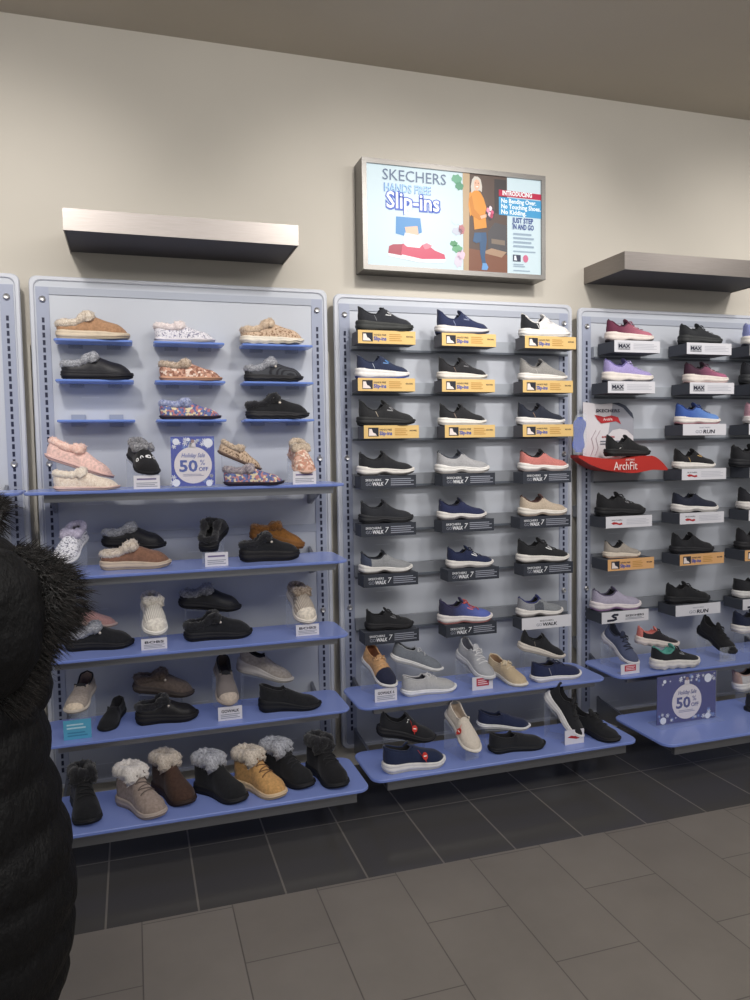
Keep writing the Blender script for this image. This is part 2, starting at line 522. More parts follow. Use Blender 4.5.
    def build_laces(s, root, m, bow=True):
        n = s.p['laces']; L = s.L; mb = MB()
        span = .26 if not s.p.get('moc') else .14
        if s.p.get('shaft'): span = .24
        for k in range(n):
            t0 = s.throat + .03 + span * k / max(1, n - 1)
            for dirn in ((1, 0) if n > 3 and k < n - 1 else (0,)):
                pts = []
                for i in range(7):
                    u = i / 6
                    q = math.pi * (.30 + .40 * u)
                    tt = t0 + dirn * (u - .0) * span / max(1, n - 1)
                    p = s.arch(min(tt, .9), q); nrm = Vector((.25, math.cos(math.pi - q) * .8, .8)).normalized()
                    pts.append(p + nrm * .012 * L)
                mb.tube(pts, .010 * L, n=5, flat=.7)
        if bow:
            c = s.arch(s.throat + .035, math.pi / 2) + Vector((0, 0, .018)) * L
            for sd in (-1, 1):
                lp = [c + Vector((.0 + .05 * math.sin(a) * .7 + .02 * math.sin(a / 2), sd * .085 * math.sin(a / 2) , .02 * math.sin(a) - .035 * math.sin(a / 2) ** 2)) * L
                      for a in (2 * math.pi * i / 9 for i in range(10))]
                mb.tube(lp, .008 * L, n=5)
                tl = [c, c + Vector((.035, sd * .04, .006)) * L, c + Vector((.075, sd * .075, -.035)) * L]
                mb.tube(tl, .008 * L, n=5)
        mb.build('laces', m, root)
    def build_logo(s, root, m, t0=.48, q0=.16, k=1.0, both=True):
        """a slanted S-shaped stroke on the flank"""
        L = s.L; mb = MB()
        S = [(1.0, .95), (.35, 1.0), (.1, .78), (.38, .58), (.8, .45), (.95, .22), (.6, .02), (-.15, 0)]
        for sd in ((-1, 1) if both else (-1,)):
            for i in range(len(S) - 1):
                quad = []
                for (u, v), o in ((S[i], -.5), (S[i + 1], -.5), (S[i + 1], .5), (S[i], .5)):
                    th = .26 if i in (0, 3, 6) else .2
                    vv = v + o * th
                    t = t0 + (u + .25 * vv) * .085 * k; q = math.pi * (q0 + vv * .11 * k)
                    if sd > 0: q = math.pi - q
                    p = s.arch(t, q); e = .02
                    n_ = (s.arch(t + e, q) - p).cross(s.arch(t, q + e) - p).normalized()
                    if n_.y * sd < 0: n_ = -n_
                    quad.append(p + n_ * .006 * L)
                mb.add(quad, [(0, 1, 2, 3)])
        mb.build('logo', m, root, smooth=False)
    def build_print(s, root, m):
        """a row of white marks across the toe"""
        L = s.L; mb = MB()
        for k, q0 in enumerate((.22, .38, .53, .68)):
            n = 10; a, b = [], []
            for i in range(n + 1 - 3 * (k % 2)):
                an = 2 * math.pi * i / n + k
                for lst, r in ((a, 1.0), (b, .45)):
                    t = .70 + .045 * r * math.cos(an); q = math.pi * (q0 + .055 * r * math.sin(an))
                    p = s.arch(t, q); e = .02
                    nn = (s.arch(t + e, q) - p).cross(s.arch(t, q + e) - p).normalized()
                    if nn.z < 0: nn = -nn
                    lst.append(p + nn * .008 * L)
            mb.grid([a, b])
        mb.build('print', m, root, 'white print on the toe', smooth=False)
    def build_stripe(s, root, m, t=.30, wd=.012):
        """thin light strap on the flank behind the heel pocket"""
        L = s.L; mb = MB()
        for sd in (-1, 1):
            a, b = [], []
            for i in range(6):
                f = .12 + .78 * i / 5; tt = t - .05 * f
                a.append(s.wall(tt, f, sd, .005)); b.append(s.wall(tt + wd, f, sd, .005))
            mb.grid([a, b])
        mb.build('heel_strap', m, root, smooth=False)
    def build_stud(s, root, m):
        L = s.L; mb = MB(); t = s.throat + .07
        for q in (.2 * math.pi,):
            p = s.arch(t, q); d = Vector((0, -.8, .45)).normalized()
            rg = []
            x = d.cross(Vector((1, 0, 0))).normalized(); y = d.cross(x)
            for r, h in ((.022, -.01), (.022, .010), (.014, .018), (.002, .02)):
                rg.append([p + d * h * L + (x * math.cos(a) + y * math.sin(a)) * r * L for a in (2 * math.pi * i / 10 for i in range(10))])
            mb.loops(rg)
        mb.build('stud', m, root)
    def build_tag(s, root, m, m2):
        """round red swing tag lying on the flank"""
        L = s.L; mb = MB(); p = s.arch(.60, .16 * math.pi) + Vector((0, -.03, .012)) * L
        d = Vector((.1, -.9, .4)).normalized(); x = Vector((1, .1, 0)).normalized(); y = d.cross(x)
        ring = lambda r, h: [p + d * h * L + (x * math.cos(a) * r * .8 + y * math.sin(a) * r) * L for a in (2 * math.pi * i / 16 for i in range(16))]
        mb.loops([ring(.055, -.003), ring(.055, .003)], 0)
        mb.add([p + d * .005 * L + (x * u + y * v) * L for u, v in ((-.025, -.008), (.025, -.008), (.025, .008), (-.025, .008))], [(0, 1, 2, 3)], 1)
        mb.tube([p + y * -.05 * L, p + (y * -.09 + d * .01) * L, s.arch(.52, .3 * math.pi)], .003 * L, n=4)
        mb.build('swing_tag', [m, m2], root, 'round red swing tag', smooth=False)

def make_shoe(spec, loc, rot, L):
    """spec: kind, upper, sole and optional out, lining, fur, heel, toe, laces, logo, ..."""
    k = spec['kind']
    names = {'slipin': 'slip_on_sneaker', 'walk': 'slip_on_sneaker', 'lace': 'lace_up_sneaker', 'clog': 'fur_clog',
             'slipper': 'fur_slipper', 'loafer': 'slip_on_loafer', 'wedge': 'wedge_loafer', 'boat': 'boat_shoe', 'boot': 'fur_cuff_boot'}
    cats = {'boot': 'boot', 'clog': 'clog', 'slipper': 'slipper'}
    nm = spec.get('name', names[k])
    root = thing(nm, spec['label'], spec.get('cat', cats.get(k, 'shoe')), loc, rot, spec['group'])
    s = Shoe(k, L, spec.get('side', 1), spec.get('over'))
    up = spec['upper'] if not isinstance(spec['upper'], tuple) else mat('knit', spec['upper'])
    so = mat('foam', spec['sole']); ou = mat('foam', spec.get('out', tuple(int(q * .8) for q in spec['sole'])))
    s.build_sole(root, so, ou)
    lin_ = mat('canvas', spec.get('lining', (30, 30, 34)))
    hm = mat('knit', spec['heel']) if 'heel' in spec else up
    tm = (spec['toe'] if not isinstance(spec['toe'], tuple) else mat('suede', spec['toe'])) if 'toe' in spec else up
    s.build_upper(root, [up, lin_, hm, tm], heel=spec.get('heel_at', .27) if 'heel' in spec else None,
                  toe=spec.get('toe_at') if 'toe' in spec else None, side=spec.get('side_at'))
    tg = mat('knit', spec.get('tongue', spec.get('heel', spec['upper'] if isinstance(spec['upper'], tuple) else (40, 40, 44))))
    if 'fur' in spec: s.build_fur(root, mat('fur', *spec['fur']), 700 if k == 'boot' else 500)
    elif s.p.get('fur'): pass
    else: s.build_collar(root, tg)
    if s.p.get('tongue'): s.build_tongue(root, tg)
    if s.p.get('tab'): s.build_tab(s.upper, tg)
    if s.p.get('laces') and not spec.get('nolace'): s.build_laces(root, mat('canvas', spec.get('laces', (30, 30, 32))), spec.get('bow', True))
    if 'logo' in spec: s.build_logo(s.upper, mat('plastic', spec['logo']), *spec.get('logo_at', ()))
    if spec.get('print'): s.build_print(s.upper, mat('plastic', (238, 238, 240)))
    if 'strap' in spec: s.build_stripe(s.upper, mat('plastic', spec['strap']))
    if spec.get('stud'): s.build_stud(s.upper, mat('metal', (225, 215, 205)))
    if spec.get('tag'): s.build_tag(root, mat('paper', (205, 60, 55)), mat('paper', (240, 230, 225)))
    return root
# ------------------------------------------------------------------ shoe descriptions
BLK = (30, 31, 35); BLK2 = (44, 45, 50); CHAR = (66, 68, 74); NAVY = (38, 46, 78); NAV2 = (30, 36, 62)
WHT = (232, 232, 234); OFFW = (224, 218, 210); GREY = (150, 152, 158); LGREY = (190, 191, 196); DSOLE = (34, 35, 38)
SUEB = mat('suede', BLK)
GF = ((150, 152, 160), (78, 80, 88), (216, 218, 226))        # grey fur
CF = ((214, 200, 184), (140, 122, 106), (240, 232, 222))     # cream fur
BF = ((30, 30, 34), (14, 14, 17), (52, 53, 60))              # black fur
SPEC = {}
def S(key, kind, upper, sole, label, group, **kw):
    SPEC[key] = dict(kind=kind, upper=upper, sole=sole, label=label, group=group, **kw)

G1 = 'fur clogs on the small blue ledges'
S('a11', 'clog', mat('suede', (172, 134, 104)), (216, 200, 178), 'tan suede clog with cream fur on the top left blue ledge', G1, fur=CF, lining=(190, 175, 160))
S('a12', 'slipper', mat('spots', (226, 224, 232), (120, 120, 150), (250, 250, 255)), (228, 224, 230), 'white speckled slipper with white fur, top middle blue ledge', G1, fur=((238, 226, 226), (196, 180, 186), (255, 248, 248)))
S('a13', 'clog', mat('spots', (206, 180, 156), (140, 108, 86), (226, 208, 190)), (236, 228, 214), 'beige snake print clog with white zigzag sole, top right blue ledge', G1, fur=((208, 184, 160), (150, 124, 100), (234, 220, 204)), over=dict(wave=.02))
S('a21', 'clog', mat('leather', (40, 40, 46)), (36, 36, 42), 'black clog with grey fur on the second left blue ledge', G1, fur=GF)
S('a22', 'slipper', mat('print', (206, 160, 140), (150, 106, 90), (236, 214, 200)), (206, 160, 134), 'pink and brown print slipper with tan fur, second middle blue ledge', G1, fur=((190, 170, 150), (112, 92, 80), (230, 214, 200)))
S('a23', 'clog', mat('ribs', (72, 74, 80), (46, 47, 53)), (44, 44, 48), 'charcoal quilted clog with grey fur, second right blue ledge', G1, fur=GF, stud=True, over=dict(wave=.018))
S('a32', 'slipper', mat('print', (106, 122, 176), (190, 126, 128), (226, 212, 176)), (60, 50, 66), 'multicoloured print slipper with grey fur on the third middle blue ledge', G1, fur=((150, 160, 200), (84, 90, 130), (220, 224, 240)))
S('a33', 'clog', SUEB, (44, 44, 48), 'all black fur clog with a stud on the third right blue ledge', G1, fur=BF, stud=True, over=dict(wave=.018))

G2 = 'slippers on the eye-level glass shelf'
S('b1', 'slipper', mat('suede', (236, 200, 192)), (230, 196, 190), 'pink fur slipper tilted behind the cream slipper', G2, fur=((248, 208, 194), (216, 168, 158), (255, 236, 228)), lining=(200, 160, 150))
S('b2', 'slipper', mat('fur', (238, 222, 206), (208, 186, 172), (252, 242, 232)), (228, 200, 192), 'cream fluffy slipper lying in front of the pink slipper', G2, fur=((244, 232, 218), (212, 192, 178), (255, 248, 240)), lining=(180, 160, 150))
S('b3', 'slipper', mat('knit', (30, 30, 34)), (36, 36, 40), 'black slipper with white print on the toe and grey fur, facing forward', G2, fur=((130, 130, 136), (60, 60, 66), (206, 206, 212)), print=True)
S('b4', 'slipper', mat('spots', (200, 176, 152), (110, 86, 70), (226, 208, 190)), (120, 100, 92), 'beige snake print slipper tilted behind the multicoloured slipper', G2, fur=((206, 184, 160), (140, 118, 98), (236, 222, 206)))
S('b5', 'slipper', mat('print', (112, 126, 178), (196, 136, 136), (226, 212, 180)), (54, 46, 62), 'multicoloured print slipper in front of the snake print slipper', G2, fur=((160, 150, 160), (80, 76, 96), (226, 214, 210)))
S('b6', 'slipper', mat('print', (226, 186, 168), (202, 148, 128), (240, 222, 208)), (214, 180, 164), 'pink floral slipper with tan fur, facing forward, shelf right end', G2, fur=((204, 186, 166), (140, 120, 104), (236, 224, 208)))

G3 = 'fur clogs on the second glass shelf'
S('c1', 'slipper', mat('spots', (230, 230, 238), (110, 112, 130), (255, 255, 255)), (226, 226, 232), 'white sparkly slipper with lilac fur, facing forward', G3, fur=((186, 180, 202), (140, 132, 158), (220, 214, 232)), lining=(120, 112, 130))
S('c2', 'clog', mat('leather', (38, 38, 43)), (34, 34, 38), 'black clog with grey fur behind the brown fur clog', G3, fur=GF)
S('c3', 'clog', mat('suede', (134, 98, 80)), (204, 186, 166), 'brown suede clog with pale fur and cream sole', G3, fur=CF)
S('c4', 'clog', mat('suede', (32, 32, 36)), (30, 30, 34), 'black fur clog standing on a white card, heel outwards', G3, fur=BF)
S('c5', 'clog', mat('suede', (140, 94, 46)), (132, 88, 44), 'chestnut brown suede clog with brown fur, tilted on a riser', G3, fur=((128, 84, 42), (78, 48, 24), (168, 118, 66)), over=dict(zm=[(0, .2), (.5, .17), (1, .13)]))
S('c6', 'clog', SUEB, (34, 33, 35), 'black suede platform clog in front of the chestnut clog', G3, fur=BF, stud=True, over=dict(zm=[(0, .2), (.5, .18), (1, .14)], zt=[(0, .27), (.1, .27), (.25, .28), (.38, .36), (.46, .41), (.55, .38), (.7, .31), (.85, .27), (1, .24)]))

G4 = 'fur clogs on the third glass shelf'
S('d1', 'loafer', mat('knit', (206, 160, 156)), (216, 190, 184), 'pink knit shoe behind the black clog beside the coat', G4)
S('d2', 'clog', SUEB, (33, 33, 37), 'black suede clog with grey fur and a stud, beside the coat', G4, fur=GF, stud=True)
S('d3', 'clog', mat('ribs', (232, 226, 216), (210, 203, 193)), (240, 236, 230), 'white ribbed knit clog with pale fur, facing forward', G4, fur=((226, 218, 206), (160, 150, 140), (248, 244, 238)), toe=(240, 232, 222), toe_at=(.77, 2))
S('d4', 'clog', mat('leather', (44, 45, 50)), (38, 38, 43), 'black quilted clog with grey fur, raised behind another clog', G4, fur=GF)
S('d5', 'clog', SUEB, (32, 32, 36), 'all black suede fur clog with a stud, third glass shelf', G4, fur=BF, stud=True)
S('d6', 'clog', mat('ribs', (198, 187, 174), (168, 156, 144)), (234, 226, 216), 'taupe ribbed knit clog with mottled fur, facing forward', G4, fur=((170, 152, 134), (80, 68, 60), (224, 210, 194)), toe=(232, 222, 208), toe_at=(.77, 2))

G5 = 'shoes on the fourth glass shelf'
S('e1', 'loafer', mat('suede', (168, 156, 146)), (206, 196, 184), 'taupe slip-on clog with rubber toe above a blue card', G5, toe=(222, 206, 186), toe_at=(.85, 2), lining=(150, 130, 120))
S('e2', 'loafer', mat('knit', BLK), DSOLE, 'plain black slip-on shoe facing forward beside the blue card', G5)
S('e3', 'clog', mat('suede', (104, 92, 86)), (78, 70, 68), 'taupe brown suede fur clog raised behind a black leather clog', G5, fur=((104, 90, 82), (66, 56, 52), (146, 130, 120)), stud=True)
S('e4', 'clog', mat('leather', (34, 33, 35)), (34, 33, 35), 'black leather heeled clog with black fur and a stud', G5, fur=BF, stud=True, over=dict(zm=[(0, .2), (.45, .15), (1, .10)], zt=[(0, .27), (.1, .27), (.25, .27), (.38, .33), (.46, .38), (.55, .34), (.7, .27), (.85, .235), (1, .20)]))
S('e5', 'loafer', mat('knit', (128, 120, 118)), (168, 156, 148), 'grey slip-on loafer with pale toe on a white card', G5, toe=(196, 182, 170), toe_at=(.82, 2), lining=(70, 62, 62))
S('e6', 'wedge', mat('suede', (168, 160, 154)), (206, 200, 196), 'pale grey wedge slip-on tilted high on a riser', G5)
S('e7', 'wedge', mat('suede', BLK), (30, 31, 35), 'black wedge slip-on in front of the pale grey wedge', G5, stud=False, logo=(70, 100, 200), logo_at=(.30, .30, .5, False))

G6 = 'fur cuff boots on the bottom left shelf'
S('f1', 'boot', SUEB, DSOLE, 'black fur boot beside the dark coat, far left', G6, fur=BF, laces=(24, 24, 28))
S('f2', 'boot', mat('suede', (164, 148, 140)), (190, 176, 168), 'taupe lace-up boot with white fur cuff', G6, fur=((238, 232, 228), (196, 188, 184), (255, 252, 250)), laces=(110, 98, 94))
S('f3', 'boot', mat('suede', (74, 54, 46)), (60, 46, 42), 'dark brown boot with beige fur cuff', G6, fur=((206, 194, 182), (146, 132, 120), (238, 230, 222)), nolace=True)
S('f4', 'boot', SUEB, (36, 36, 40), 'black boot with silver grey fur cuff, left of the tan boot', G6, fur=((176, 178, 188), (110, 112, 124), (222, 224, 232)), nolace=True)
S('f5', 'boot', mat('suede', (206, 160, 104)), (226, 200, 166), 'tan yellow lace-up boot with cream fur cuff', G6, fur=((214, 202, 188), (150, 136, 124), (242, 234, 226)), laces=(120, 88, 60))
S('f6', 'boot', SUEB, (34, 34, 38), 'black lace-up boot with grey fur cuff, right of the tan boot', G6, fur=((170, 172, 182), (104, 106, 118), (220, 222, 230)), laces=(40, 40, 46))
S('f7', 'boot', mat('suede', (27, 27, 31)), DSOLE, 'all black tall lace-up boot at the right end', G6, fur=BF, laces=(30, 30, 34))

ROW = ['top', 'second', 'third', 'fourth', 'fifth', 'sixth', 'seventh']
POS = ['left', 'middle', 'right']
def C_(r, c, kind, upper, sole, desc, **kw):
    S('p2_%d%d' % (r, c), kind, upper, sole, '%s at the %s of the %s row, centre panel' % (desc, POS[c - 1], ROW[r - 1]), 'sneakers in rows on the centre panel', **kw)
def D_(r, c, kind, upper, sole, desc, **kw):
    S('p3_%d%d' % (r, c), kind, upper, sole, '%s at the %s of the %s row, right panel' % (desc, POS[c - 1], ROW[r - 1]), 'sneakers in rows on the right panel', **kw)
MAXC = dict(zm=[(0, .19), (.3, .175), (.6, .14), (.85, .11), (1, .105)], zt=[(0, .41), (.03, .39), (.08, .34), (.15, .298), (.24, .28), (.33, .285), (.39, .33), (.44, .385), (.50, .385), (.58, .33), (.68, .27), (.8, .23), (1, .21)], tongue=.03)
C_(1, 1, 'slipin', (46, 48, 54), (58, 60, 60), 'black slip-on sneaker', logo=(190, 192, 196), strap=(110, 112, 118), over=MAXC, out=(40, 42, 42))
C_(1, 2, 'slipin', (44, 52, 84), (222, 218, 216), 'navy and white sneaker', logo=(120, 128, 160), strap=(130, 138, 170), out=(60, 64, 90))
C_(1, 3, 'slipin', (232, 230, 230), (238, 236, 234), 'white sneaker with black heel', heel=(40, 42, 48), strap=(245, 245, 245), logo=(200, 200, 204), tongue=(226, 224, 224), out=(220, 216, 212))
C_(2, 1, 'slipin', (46, 54, 80), (234, 232, 232), 'navy sneaker with white sole', logo=(90, 140, 200), strap=(170, 176, 190), out=(70, 84, 150), over=MAXC)
C_(2, 2, 'slipin', (44, 44, 48), (226, 220, 212), 'black sneaker with white sole', logo=(90, 90, 96), strap=(130, 110, 100), tongue=(36, 36, 40))
C_(2, 3, 'slipin', (150, 148, 146), (232, 228, 224), 'grey sneaker', lining=(40, 40, 44), tongue=(130, 128, 128), strap=(180, 178, 176))
C_(3, 1, 'slipin', (44, 45, 48), (46, 47, 49), 'all black slip-on sneaker', logo=(140, 140, 146), strap=(160, 150, 136))
C_(3, 2, 'slipin', (42, 43, 47), (236, 232, 226), 'black sneaker with white sole', strap=(160, 140, 130))
C_(3, 3, 'slipin', (44, 48, 62), (234, 232, 232), 'dark navy sneaker with white sole', strap=(160, 130, 110))
C_(4, 1, 'walk', (42, 43, 47), (232, 228, 224), 'black sneaker with white sole', logo=(150, 150, 156), logo_at=(.02, .2, .7), out=(70, 68, 68))
C_(4, 2, 'walk', (172, 172, 176), (234, 232, 230), 'light grey sneaker', logo=(220, 220, 222), logo_at=(.02, .2, .7), tongue=(70, 74, 86), lining=(70, 74, 86), out=(150, 146, 144))
C_(4, 3, 'walk', (206, 130, 124), (236, 232, 230), 'coral pink sneaker', logo=(236, 190, 184), logo_at=(.02, .2, .7), tongue=(40, 36, 40), out=(150, 140, 140))
C_(5, 1, 'walk', (46, 48, 54), (48, 49, 53), 'all black sneaker', logo=(150, 152, 158), logo_at=(.02, .2, .7), lining=(34, 35, 40))
C_(5, 2, 'walk', (44, 50, 84), (226, 222, 220), 'navy sneaker', logo=(190, 194, 206), logo_at=(.02, .2, .7), tongue=(30, 34, 58), out=(110, 106, 110))
C_(5, 3, 'walk', (198, 182, 164), (234, 228, 220), 'beige sneaker', tongue=(84, 60, 58), lining=(84, 60, 58), out=(160, 146, 134))
C_(6, 1, 'walk', (150, 152, 156), (226, 224, 222), 'grey sneaker with dark heel', heel=(70, 78, 98), heel_at=.14, tongue=(36, 40, 50), out=(80, 76, 76))
C_(6, 2, 'lace', (38, 46, 78), (226, 222, 220), 'navy lace-up sneaker', laces=(26, 32, 56), logo=(230, 232, 238), logo_at=(.5, .2, 1.2), out=(150, 146, 148))
C_(6, 3, 'lace', (40, 41, 45), (230, 226, 222), 'black lace-up sneaker', laces=(34, 34, 38), logo=(226, 228, 232), logo_at=(.5, .2, 1.2), out=(60, 58, 58))
C_(7, 1, 'lace', (38, 39, 43), (42, 42, 46), 'all black lace-up sneaker', laces=(34, 34, 38), logo=(120, 122, 128), logo_at=(.5, .2, 1.2))
C_(7, 2, 'lace', mat('grad', (52, 54, 84), (98, 112, 186)), (232, 226, 226), 'purple blue lace-up sneaker', laces=(200, 90, 90), tongue=(60, 56, 90), logo=(220, 120, 130), logo_at=(.5, .2, 1.1), heel=(54, 54, 82), heel_at=.2, out=(160, 110, 110))
C_(7, 3, 'walk', (138, 142, 148), (232, 228, 226), 'grey sneaker with white sole', heel=(150, 152, 160), heel_at=.3, tongue=(60, 66, 120), side_at=(.3, .5, .5), toe=(92, 96, 106), out=(130, 126, 126))

G7 = 'shoes on the upper blue shelf, centre panel'
S('g1', 'boat', (40, 44, 68), (232, 230, 232), 'navy boat shoe with tan leather top, facing forward', G7, laces=(214, 176, 136), lining=(120, 74, 50), side_at=(.0, .62, 2), toe=(204, 160, 116), tongue=(196, 150, 106))
S('g2', 'boat', (122, 128, 138), (230, 230, 232), 'grey boat shoe tilted above the pale boat shoe', G7, laces=(196, 198, 204), tongue=(150, 154, 162))
S('g3', 'boat', (188, 188, 190), (238, 238, 240), 'pale grey boat shoe lying below the tilted grey one', G7, laces=(228, 228, 230), tongue=(196, 196, 200), lining=(70, 70, 80))
S('g4', 'lace', (176, 178, 186), (222, 222, 226), 'light grey lace-up sneaker above the red and white card', G7, laces=(226, 226, 230), lining=(90, 92, 104), tongue=(190, 192, 198))
S('g5', 'boat', (206, 186, 156), (236, 230, 220), 'beige lace-up shoe beside the light grey lace-up', G7, laces=(228, 214, 190), lining=(140, 112, 90), tongue=(216, 198, 170))
S('g6', 'slipin', (40, 41, 46), (222, 214, 206), 'black sneaker with cream sole tilted above the navy sneaker', G7, strap=(120, 112, 106), tongue=(34, 35, 40))
S('g7', 'boat', (42, 50, 84), (234, 232, 234), 'navy moccasin sneaker at the right end of the shelf', G7, laces=(34, 40, 70), strap=(150, 150, 160), tongue=(36, 42, 72))
G8 = 'shoes on the lowest shelf, centre panel'
S('h1', 'slipin', (36, 37, 42), (42, 42, 46), 'black slip-on sneaker with red tag raised behind the navy one', G8, tag=True, logo=(220, 220, 220), logo_at=(.40, .2, .9, False))
S('h2', 'loafer', (36, 46, 76), (232, 230, 230), 'navy slip-on sneaker with white sole and red tag', G8, tag=True, over=dict(zm=[(0, .15), (.3, .14), (.6, .12), (.85, .10), (1, .10)], zt=[(0, .37), (.1, .345), (.25, .30), (.35, .29), (.42, .345), (.5, .33), (.65, .27), (.82, .23), (1, .2)]), logo=(150, 156, 176), logo_at=(.04, .2, .8))
S('h3', 'loafer', (222, 212, 200), (236, 230, 222), 'cream slip-on sneaker facing forward with a red tag', G8, lining=(180, 164, 148), tag=True)
S('h4', 'loafer', (40, 48, 78), (230, 230, 232), 'navy slip-on with thin white sole raised above a black one', G8, lining=(26, 30, 50))
S('h5', 'loafer', (36, 37, 41), (34, 35, 38), 'plain black slip-on lying below the navy slip-on', G8)
S('h6', 'lace', (36, 37, 42), (236, 234, 234), 'black lace-up with white sole leaning above a small card', G8, laces=(28, 28, 32), out=(226, 224, 224))
S('h7', 'lace', (34, 35, 39), (36, 36, 40), 'all black lace-up sneaker at the right end of the shelf', G8, laces=(28, 28, 32))

D_(1, 1, 'lace', mat('grad', (110, 56, 78), (190, 116, 134)), (238, 226, 220), 'maroon pink lace-up sneaker', laces=(140, 70, 92), logo=(220, 160, 172), logo_at=(.5, .2, 1), tongue=(96, 50, 70), out=(70, 64, 70), over=dict(zm=MAXC['zm']))
D_(1, 2, 'lace', (48, 50, 54), (54, 56, 58), 'black chunky lace-up sneaker', laces=(40, 42, 46), over=dict(zm=MAXC['zm']))
D_(1, 3, 'lace', (150, 158, 214), (236, 232, 228), 'pale blue lace-up sneaker', laces=(170, 176, 224), out=(60, 62, 76), over=dict(zm=MAXC['zm']))
D_(2, 1, 'lace', (172, 160, 214), (238, 230, 224), 'lilac lace-up sneaker', laces=(190, 180, 226), tongue=(120, 112, 170), lining=(110, 104, 150), out=(80, 80, 90), over=dict(zm=MAXC['zm']))
D_(2, 2, 'lace', mat('grad', (76, 50, 66), (176, 106, 136)), (238, 228, 222), 'dark maroon lace-up sneaker', laces=(90, 60, 78), logo=(220, 160, 170), logo_at=(.52, .2, 1.1), tongue=(66, 44, 58), out=(206, 180, 180), over=dict(zm=MAXC['zm']))
D_(2, 3, 'lace', (46, 48, 54), (56, 58, 62), 'black chunky lace-up sneaker', laces=(40, 42, 46), over=dict(zm=MAXC['zm']))
S('arch', 'slipin', (36, 37, 40), (40, 40, 42), 'black slip-on sneaker standing on the red curved display base', 'sneakers in rows on the right panel', strap=(60, 60, 62), logo=(200, 200, 200), logo_at=(.2, .03, .5))
D_(3, 2, 'lace', mat('grad', (66, 96, 170), (110, 150, 216)), (238, 232, 228), 'blue running sneaker', laces=(50, 70, 130), tongue=(50, 70, 130), out=(170, 120, 130))
D_(3, 3, 'lace', (86, 60, 78), (236, 230, 230), 'mauve running sneaker with pink heel tab', laces=(110, 80, 96), heel=(206, 160, 176), heel_at=.1, tongue=(206, 160, 176))
S('p3_41', 'slipin', BLK, DSOLE, '', '')
D_(4, 2, 'slipin', (38, 38, 42), (238, 234, 230), 'black gold-trimmed sneaker with white sole', strap=(200, 170, 120), logo=(206, 170, 110), logo_at=(.5, .2, 1.1))
D_(4, 3, 'lace', (38, 39, 44), (42, 43, 48), 'all black lace-up sneaker', laces=(32, 33, 37))
D_(5, 1, 'lace', (34, 35, 39), (38, 39, 42), 'all black lace-up sneaker', laces=(30, 30, 34), logo=(150, 152, 158), logo_at=(.52, .2, .8))
D_(5, 2, 'loafer', (42, 46, 62), (234, 230, 228), 'navy slip-on sneaker with white sole', over=dict(zm=SH['walk']['zm'], zt=SH['walk']['zt'], arch=.03))
D_(5, 3, 'slipin', (44, 45, 52), (232, 228, 226), 'black sneaker with white sole')
D_(6, 1, 'slipin', (168, 160, 152), (224, 212, 198), 'beige grey sneaker', tongue=(40, 40, 44), lining=(50, 48, 48), out=(190, 160, 140))
D_(6, 2, 'slipin', (38, 39, 44), (42, 43, 48), 'all black slip-on sneaker')
D_(6, 3, 'slipin', (44, 44, 49), (48, 48, 52), 'dark grey slip-on sneaker')
D_(7, 1, 'walk', (178, 172, 194), (234, 226, 230), 'lilac grey sneaker', tongue=(90, 84, 110), out=(150, 120, 160))
D_(7, 2, 'lace', (36, 37, 41), (40, 41, 45), 'black running sneaker', laces=(30, 31, 35))
D_(7, 3, 'loafer', (40, 41, 46), (230, 228, 228), 'black slip-on sneaker with white sole', over=dict(zm=[(0, .15), (.3, .14), (.6, .12), (.85, .10), (1, .10)], zt=[(0, .37), (.1, .345), (.25, .30), (.35, .29), (.42, .345), (.5, .33), (.65, .27), (.82, .23), (1, .2)]))
del SPEC['p3_41']
G9 = 'sneakers on the blue shelves, right panel'
WAVE = dict(zm=[(0, .20), (.3, .18), (.6, .16), (.85, .13), (1, .12)], wave=.03, arch=0)
S('k1', 'lace', (84, 92, 122), (216, 214, 222), 'slate blue lace-up sneaker leaning over the red card', G9, laces=(34, 38, 56), lining=(34, 38, 54), tongue=(50, 56, 80), out=(190, 188, 198), over=dict(wave=.02))
S('k2', 'lace', (48, 46, 52), (236, 224, 220), 'black and pink wavy sole sneaker on top of the teal one', G9, laces=(60, 56, 62), heel=(220, 130, 124), heel_at=.06, lining=(220, 130, 124), over=WAVE)
S('k3', 'lace', (40, 42, 48), (236, 232, 230), 'black and teal sneaker with a white wavy sole', G9, laces=(50, 52, 58), lining=(110, 190, 180), tongue=(96, 170, 160), logo=(170, 174, 180), logo_at=(.5, .2, 1), over=WAVE)
S('k4', 'lace', (32, 33, 38), (36, 37, 42), 'black lace-up sneaker leaning on a clear riser', G9, laces=(26, 27, 31))
S('k5', 'lace', (36, 42, 66), (230, 226, 224), 'navy sneaker with white sole at the right frame edge', G9, laces=(30, 34, 54))
S('k6', 'lace', (206, 204, 206), (232, 230, 230), 'white sneaker hanging half out of frame at the right edge', G9, laces=(226, 226, 228), heel=(200, 170, 160), heel_at=.06)
S('k7', 'lace', (44, 46, 54), (40, 42, 50), 'dark sneaker on the lowest shelf at the right frame edge', G9, laces=(30, 32, 38))
